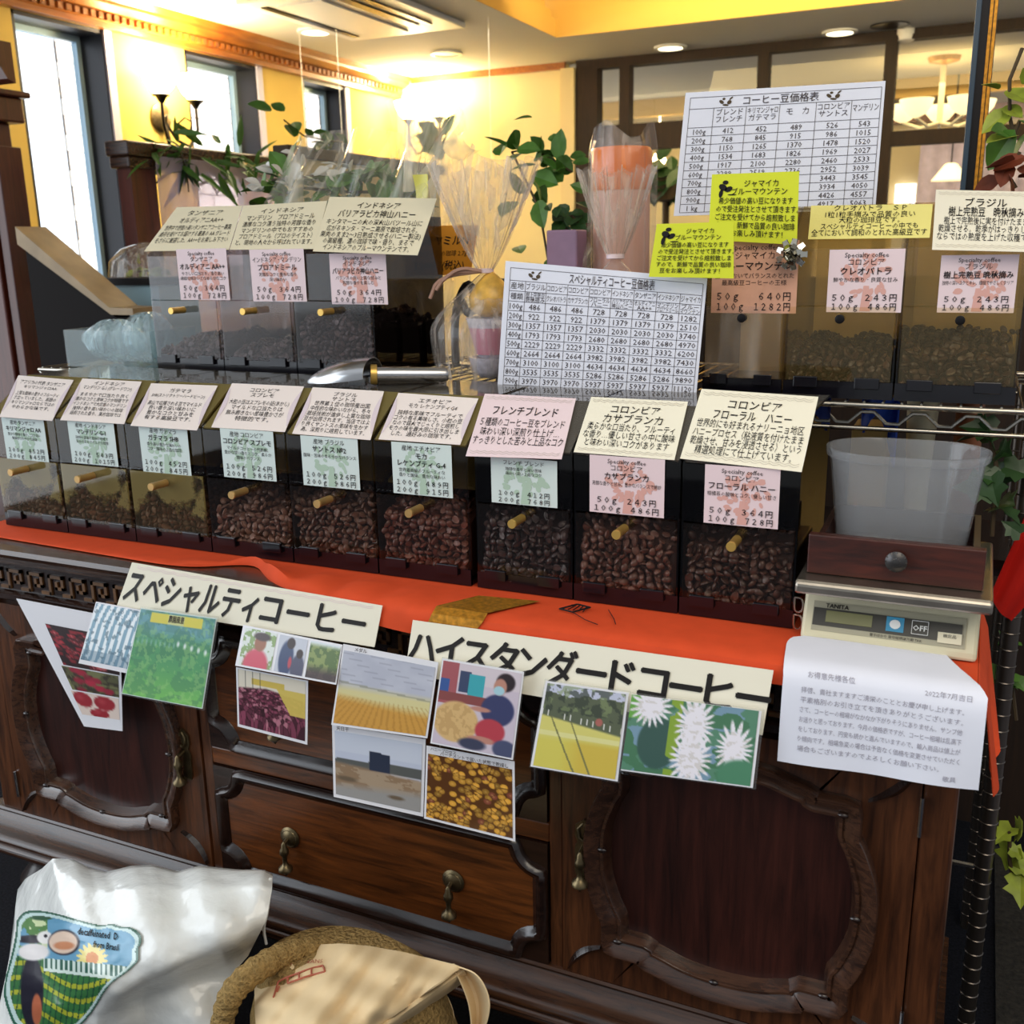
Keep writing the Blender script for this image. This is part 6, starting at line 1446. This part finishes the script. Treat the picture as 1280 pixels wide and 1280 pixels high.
plant('pothos', 'dark green leaf spray at the right edge beside the post', 'plant', [onY(1275, 150, .72), onY(1262, 180, .72)], 4, .062, 'oval', 'leaf', .016, 35, droop=-.8)
plant('pothos', 'red brown leaves above the cream card at the right edge', 'plant', [onY(1275, 190, .7), onY(1258, 215, .7), onY(1270, 235, .7)], 7, .05, 'oval', 'leaf_red', .016, 36)
rc = MB().sheet(lambda s, q: (lambda a: (a[0], a[1]+.008*math.sin(8*s), a[2]))((onY(1290, 625, .31)*(1-s)+onY(1290, 750, .31)*s)*(1-q)+(onY(1236, 748, .31)*(1-s)+onY(1264, 778, .31)*s)*q), 10, 10, .0015)
o = obj('red_cloth', rc, 'redcloth', smooth=True, loc=tuple(onY(1265, 720, .31))); tag(o, 'dark red cloth corner hanging by the rack post at the right edge', 'cloth')
# decorated post
pp = onY(1224, 120, 1.3)
t = thing('decorative_post', 'dark post with gilded edge lines rising behind the upper price list', 'post', (pp[0], 1.3, 0))
obj('shaft', MB().box(pp[0]-.021, pp[0]+.021, 1.28, 1.32, 0, ZC-.001), 'iron', t, bevel=.004)
obj('gilt_strip', MB().box(pp[0]+.006, pp[0]+.012, 1.275, 1.2795, 0, ZC-.002).box(pp[0]+.014, pp[0]+.020, 1.276, 1.2795, 0, ZC-.002), 'gold', t)
obj('blue_light_strip', MB().box(pp[0]-.021, pp[0]-.010, 1.274, 1.2795, 0, ZC-.002), mat('painted_blue_light', '34495a', .3), t, bevel=.001)  # blue light on the post's left face, painted in as a strip
o = obj('floor_mat', MB().box(.30, .9, .2, .95, .001, .012), mat('rough_dark_mat', '2a2620', .95, var=.6, vscale=120, bump=.6), loc=(.6, .5, 0)); tag(o, 'rough dark doormat on the floor by the rack', 'mat')

# ================================================================== sacks on the floor
def interp(P, t): 
    P = np.array(P, float); k = np.linspace(0, 1, len(P)); return np.array((np.interp(t, k, P[:, 0]), np.interp(t, k, P[:, 1])))
TOPL = [(22, 1112), (32, 1098), (52, 1086), (66, 1073), (92, 1074), (112, 1085), (132, 1090), (165, 1082), (190, 1081), (222, 1089), (250, 1082), (300, 1087), (330, 1087), (341, 1093)]
LEFT = [(22, 1112), (19, 1135), (18, 1160), (13, 1190), (6, 1225), (-2, 1262), (-8, 1300)]
RIGHT = [(341, 1093), (340, 1112), (333, 1150), (310, 1195), (283, 1226), (283, 1260), (286, 1300)]
def sackpx(s, q):
    a = interp(LEFT, q); b = interp(RIGHT, q); p = a*(1-s)+b*s; top_ = interp(TOPL, s); base_ = np.array(LEFT[0])*(1-s)+np.array(RIGHT[0])*s
    return p+(top_-base_)*(1-q)**2.2
def sack(s, q, off=0.):
    u, v = sackpx(s, q)
    y = -.20-.17*q**.7-.07*math.sin(PI*s)*math.sin(PI*min(1, q*.8+.1))
    # the folded-over flap stands proud of the body below it
    d = ((u-170)*(-.40)+(v-1242)*(-.92))/1.0
    k = 1/(1+math.exp(d/5.)); k *= max(0, min(1, (u-120)/60))
    y += .045*k
    y += .004*math.sin(u*.031+v*.012)+.003*math.sin(u*.07-v*.035+1)+.014*(float(vnoise(np.array([u/340+.3]), np.array([(v-1050)/260+.1]), 5, 77, 4)[0])-.5)
    return onY(u, v, y-off)
sm = MB(); NU, NV = 70, 50
G = [[sack(i/NU, j/NV) for i in range(NU+1)] for j in range(NV+1)]
last = [np.array((p[0], p[1]+.01, .004)) for p in G[-1]]
G.append(last)
back = [[np.array((p[0]-.26*k_/NU+.03*(1-k_/NU), -.145+.0*k_, max(.004, p[2]-.15))) for k_, p in enumerate(r0)] for r0 in G]
G = back[::-1]+G
vs = [p for r_ in G for p in r_]; w_ = NU+1
fs = [(j*w_+i, j*w_+i+1, (j+1)*w_+i+1, (j+1)*w_+i) for j in range(len(G)-1) for i in range(NU)]
lft = [j*w_ for j in range(len(G))]; rgt = [j*w_+NU for j in range(len(G))]
sm.add(vs, fs); sm.f += [tuple(lft), tuple(rgt[::-1]), tuple(range(w_))+tuple(range((len(G)-1)*w_+NU, (len(G)-1)*w_-1, -1))]
SK = obj('coffee_sack', sm, 'sack', smooth=True, loc=(-.8, -.3, 0)); tag(SK, 'white plastic coffee sack with a toucan emblem standing before the sideboard', 'sack')
thr = MB().tube(smoothq([onY(338, 1098, -.235), onY(335, 1140, -.24), onY(329, 1160, -.24), onY(333, 1180, -.24)], 2), .0022, 5).tube(smoothq([onY(331, 1140, -.24), onY(326, 1158, -.24), onY(330, 1165, -.24)], 2), .0016, 5)
obj('thread', thr, 'white', SK, True)
# toucan emblem (patch in pixel-measured outline, laid on the sack)
OUT = smoothq([(20, 1150), (30, 1137), (60, 1138), (100, 1150), (128, 1157), (140, 1153), (150, 1158), (165, 1158), (178, 1168), (177, 1180), (172, 1186), (175, 1200), (160, 1215), (140, 1228), (128, 1244), (118, 1262), (105, 1278), (90, 1292), (60, 1300), (20, 1290), (8, 1262), (2, 1235), (12, 1200), (19, 1170), (20, 1150)], 2)
def inside(P, x, y):
    c = np.zeros(x.shape, bool); n = len(P)
    for i in range(n):
        x0, y0 = P[i]; x1, y1 = P[(i+1) % n]
        if y0 == y1: continue
        k = ((y0 > y) != (y1 > y)) & (x < (x1-x0)*(y-y0)/(y1-y0)+x0); c ^= k
    return c
nu, nv = 150, 140
uu, vv = np.meshgrid(np.linspace(0, 180, nu+1), np.linspace(1132, 1302, nv+1))
def shrink(P, k): 
    c = np.array((88, 1212)); return (np.array(P)-c)*k+c
img = np.ones(uu.shape+(3,))*rgb('2f6650'); img = lay(img, inside(shrink(OUT, .955), uu, vv), rgb('cfe6e2')); inn = inside(shrink(OUT, .90), uu, vv)
sky = np.ones(uu.shape+(3,))*rgb('6ba4c4')
n1 = vnoise(uu/180, vv/180, 12, 3)
sky = lay(sky, ((uu < 60) & (vv < 1185) & (n1 > .42)), rgb('5a8a48')); sky = lay(sky, ((uu < 60) & (vv < 1185) & (n1 > .62)), rgb('d8e4b0'))
gl = vv > 1196+.10*(uu-40)
sky = lay(sky, gl, rgb('3f7a44')); sky = lay(sky, gl & (np.abs(((vv-.15*uu+10*np.sin(uu*.05))*.055) % 1-.5) < .17), rgb('b8bc3a')); sky = lay(sky, gl & (((uu*.14+vv*.02) % 1) < .22), rgb('22503a'))
r_ = np.hypot(uu-115, vv-1198); a_ = np.arctan2(vv-1198, uu-115); sky = lay(sky, (r_ < 13+7*np.abs(np.sin(a_*8))) & (vv < 1206+.2*(uu-115)), rgb('f2e08a')); sky = lay(sky, r_ < 8, rgb('e08a3a'))
sky = lay(sky, gl & (vv < 1212+.12*(uu-40)) & (uu > 55), rgb('dfeee4')); sky = lay(sky, gl & (vv < 1208+.12*(uu-40)) & (uu > 55) & (((uu*.16) % 1) < .5), rgb('3a6a5a'))
# toucan: dark body, pale breast, large bill
bd = ell(uu, vv, 40, 1240, 15, 48, .1); sky = lay(sky, bd, rgb('1c1a2a')); sky = lay(sky, ell(uu, vv, 46, 1262, 7, 22, .2), rgb('c06a48')); sky = lay(sky, ell(uu, vv, 42, 1190, 22, 12, .2), rgb('f2ecea')); sky = lay(sky, ell(uu, vv, 40, 1174, 24, 6, .3), rgb('2a2430')); sky = lay(sky, ell(uu, vv, 56, 1172, 11, 9, .2), rgb('f6f2ee'))
sky = lay(sky, ell(uu, vv, 80, 1178, 21, 17, .12), rgb('2a2430')); sky = lay(sky, ell(uu, vv, 79, 1178, 19, 15, .12), rgb('eed2bc')); sky = lay(sky, ell(uu, vv, 80, 1182, 15, 6, .3), rgb('d8926a')); sky = lay(sky, ell(uu, vv, 57, 1170, 2.5, 2.5, .3), rgb('1a1820'))
sky = lay(sky, ell(uu, vv, 52, 1147, 16, 4, .3), rgb('2f5a3a'))
img = np.where(inn[..., None], sky, img)
msk = inside(OUT, uu, vv)
# locate (s, q) of every emblem point by a table search over the sack grid
TS = np.array([[sackpx(i/90, j/90) for i in range(91)] for j in range(91)]).reshape(-1, 2)
TP = np.array([[sack(i/90, j/90) for i in range(91)] for j in range(91)])
def sack_at(u, v, off):
    # invert by fixed-point iteration
    s, q = .3, .5
    for _ in range(14):
        a = interp(LEFT, q); b = interp(RIGHT, q); t0 = interp(TOPL, s); b0 = np.array(LEFT[0])*(1-s)+np.array(RIGHT[0])*s; dd = (t0-b0)*(1-q)**2.2
        s = min(1., max(0., (u-dd[0]-a[0])/(b[0]-a[0]))); lv = np.interp(s, [0, 1], [0, 1])
        lo_, hi_ = 0., 1.
        for _ in range(14):
            md = (lo_+hi_)/2
            if sackpx(s, md)[1] < v: lo_ = md
            else: hi_ = md
        q = (lo_+hi_)/2
    return sack(s, q, off)
step = 3
cu, cv = np.meshgrid(np.arange(0, nu+1, step), np.arange(0, nv+1, step))
CP = np.array([[sack_at(uu[j, i], vv[j, i], .0022) for i in range(0, nu+1, step)] for j in range(0, nv+1, step)])
idx = -np.ones(uu.shape, int); em = MB(); ecol = []
lnimg = np.where(img <= .04045, img/12.92, ((img+.055)/1.055)**2.4)
nj, ni = CP.shape[:2]
for j in range(nv+1):
    for i in range(nu+1):
        if msk[j, i]:
            fj, fi = min(j/step, nj-1-1e-6), min(i/step, ni-1-1e-6); a, b = int(fj), int(fi); dj, di = fj-a, fi-b
            p = (CP[a, b]*(1-dj)+CP[a+1, b]*dj)*(1-di)+(CP[a, b+1]*(1-dj)+CP[a+1, b+1]*dj)*di
            idx[j, i] = len(em.v); em.v.append(tuple(p)); ecol.append(lnimg[j, i])
for j in range(nv):
    for i in range(nu):
        k = (idx[j, i], idx[j, i+1], idx[j+1, i+1], idx[j+1, i])
        if min(k) >= 0: em.f.append(k)
obj('emblem_print', em, 'sackprint', SK, True, cols=np.array(ecol), label='toucan emblem with green border')
EQ = [sack_at(82, 1154, .006), sack_at(164, 1172, .006), sack_at(156, 1196, .006), sack_at(76, 1174, .006)]
def f(s, t, off=0.):
    u, v = 80+s*84-4*t, 1149+12*s+t*32; fj = min((v-1132)/170*nv/step, nj-1-1e-6); fi = min(u/180*nu/step, ni-1-1e-6); a, b = int(fj), int(fi); dj, di = fj-a, fi-b
    p = (CP[a, b]*(1-dj)+CP[a+1, b]*dj)*(1-di)+(CP[a, b+1]*(1-dj)+CP[a+1, b+1]*dj)*di; c_ = CAM-p
    return p+c_/np.linalg.norm(c_)*(.0012+off)
f.W = np.linalg.norm(f(1, .5)-f(0, .5)); f.H = np.linalg.norm(f(.5, 1)-f(.5, 0)); m = MB(); put_text(m, f, 'decaffeinated  D', .52, .36, .30, .92, bold=.02); put_text(m, f, 'from Brasil', .66, .78, .28, .56, bold=.02); obj('lettering', m, 'ink', SK)

# burlap sack with a rolled rim and the kraft bag in it
BK = thing('burlap_sack', 'rolled down burlap sack behind the kraft paper bag', 'sack', (-.42, -.27, 0))
rim = smoothq([onY(274, 1300, -.38), onY(281, 1262, -.37), onY(292, 1236, -.36), onY(322, 1210, -.33), onY(356, 1192, -.29), onY(395, 1184, -.25), onY(430, 1184, -.22)], 3)
obj('rolled_rim', MB().tube(rim, [.0125+.0045*math.sin(PI*k/(len(rim)-1))+.0012*math.sin(k*1.7) for k in range(len(rim))], 14), 'burlap', BK, True)
bx = (rim[0][0]+rim[-1][0])/2+.06
obj('body', MB().lathe([(.10, .002), (.15, .03), (.165, .15), (.155, .26), (.13, .34), (.10, .36)], (bx+.02, -.26, 0), n=28, sy=.62), 'burlap', BK, True)
stp = MB().tube([p+np.array((0, -.016, .004)) for p in rim[4:9]], .006, 6); obj('stripe', stp, mat('dark_weave', '5a4c34', .9), BK, True)
KT = [(318, 1216), (338, 1198), (362, 1187), (392, 1182), (425, 1181), (460, 1184), (500, 1191), (540, 1200), (565, 1206), (577, 1209)]
KL = [(318, 1216), (319, 1236), (320, 1258), (322, 1300)]
KR = [(577, 1209), (556, 1226), (520, 1250), (480, 1276), (446, 1300)]
def kraft(s, q):
    a = interp(KL, q); b = interp(KR, q); p = a*(1-s)+b*s; t0 = interp(KT, s); b0 = np.array(KL[0])*(1-s)+np.array(KR[0])*s; p = p+(t0-b0)*(1-q)**1.5
    y = -.385+.13*(1-q)-.05*math.sin(PI*s)*q+.005*math.sin(p[0]*.09+p[1]*.05)+.004*math.sin(p[0]*.05-p[1]*.12)+.0025*math.sin(p[0]*.21+p[1]*.17)
    return onY(p[0], p[1], y)
KB = obj('kraft_bag', MB().sheet(kraft, 60, 30, .002), 'kraft', smooth=True, loc=(-.4, -.35, .4)); tag(KB, 'crumpled kraft paper bag lying open in the burlap sack', 'paper bag')
def lip(s, q):
    p = np.array((577, 1209))*(1-s)+np.array((446, 1302))*s; e = p+np.array((10-14*s, 14+8*s))*q
    return onY(e[0], e[1], -.255-.13*s-.018*math.sin(PI*q)+.03*q+.004*math.sin(25*s))
obj('folded_lip', MB().sheet(lip, 30, 6, .0015), 'kraft', KB, True)
FLP = smoothq([(572, 1208), (590, 1216), (603, 1240), (606, 1264), (597, 1300)], 2)
def flap(s, q):
    k = s*(len(FLP)-1); i = min(int(k), len(FLP)-2); c = FLP[i]*(1-k+i)+FLP[i+1]*(k-i); w = 4+16*math.sin(PI*min(1, s*1.1))**.7
    u = c[0]+(q-.75)*w*1.4; return onY(u, c[1]+4*(q-.5), -.255-.03*s+.02*math.sin(PI*q)-.01*q)
obj('side_gusset', MB().sheet(flap, 24, 6, .0015), 'kraft', KB, True)
obj('inner_wall', MB().sheet(lambda s, q: (lambda p: onY(p[0], p[1], -.21-.05*q+.01*math.sin(9*s)))(np.array((498-20*q, 1262+50*q))*(1-s)+np.array((560-4*q+10*math.sin(PI*q), 1246+60*q))*s+np.array((0, -8*math.sin(PI*s)))), 14, 10, .0015), 'kraft', KB, True)
kf = lambda s, q, off=0.: kraft(s, q)+np.array((.0, -.008-off, .004))
kf.W = .26; kf.H = .12
m = MB()
for a, b in (((.18, .36), (.40, .22)), ((.18, .36), (.16, .55)), ((.24, .40), (.42, .29)), ((.42, .29), (.40, .22)), ((.24, .40), (.235, .33)), ((.30, .36), (.29, .29)), ((.36, .325), (.35, .255)), ((.19, .42), (.18, .48))):
    P = [np.array(kf(a[0]+(b[0]-a[0])*k/8, a[1]+(b[1]-a[1])*k/8)) for k in range(9)]; m.tube(P, .0013, 5)
put_text(m, kf, 'COFFEE BEANS', .30, .16, .05, .2, off=.001)
obj('lettering', m, 'redink', KB)
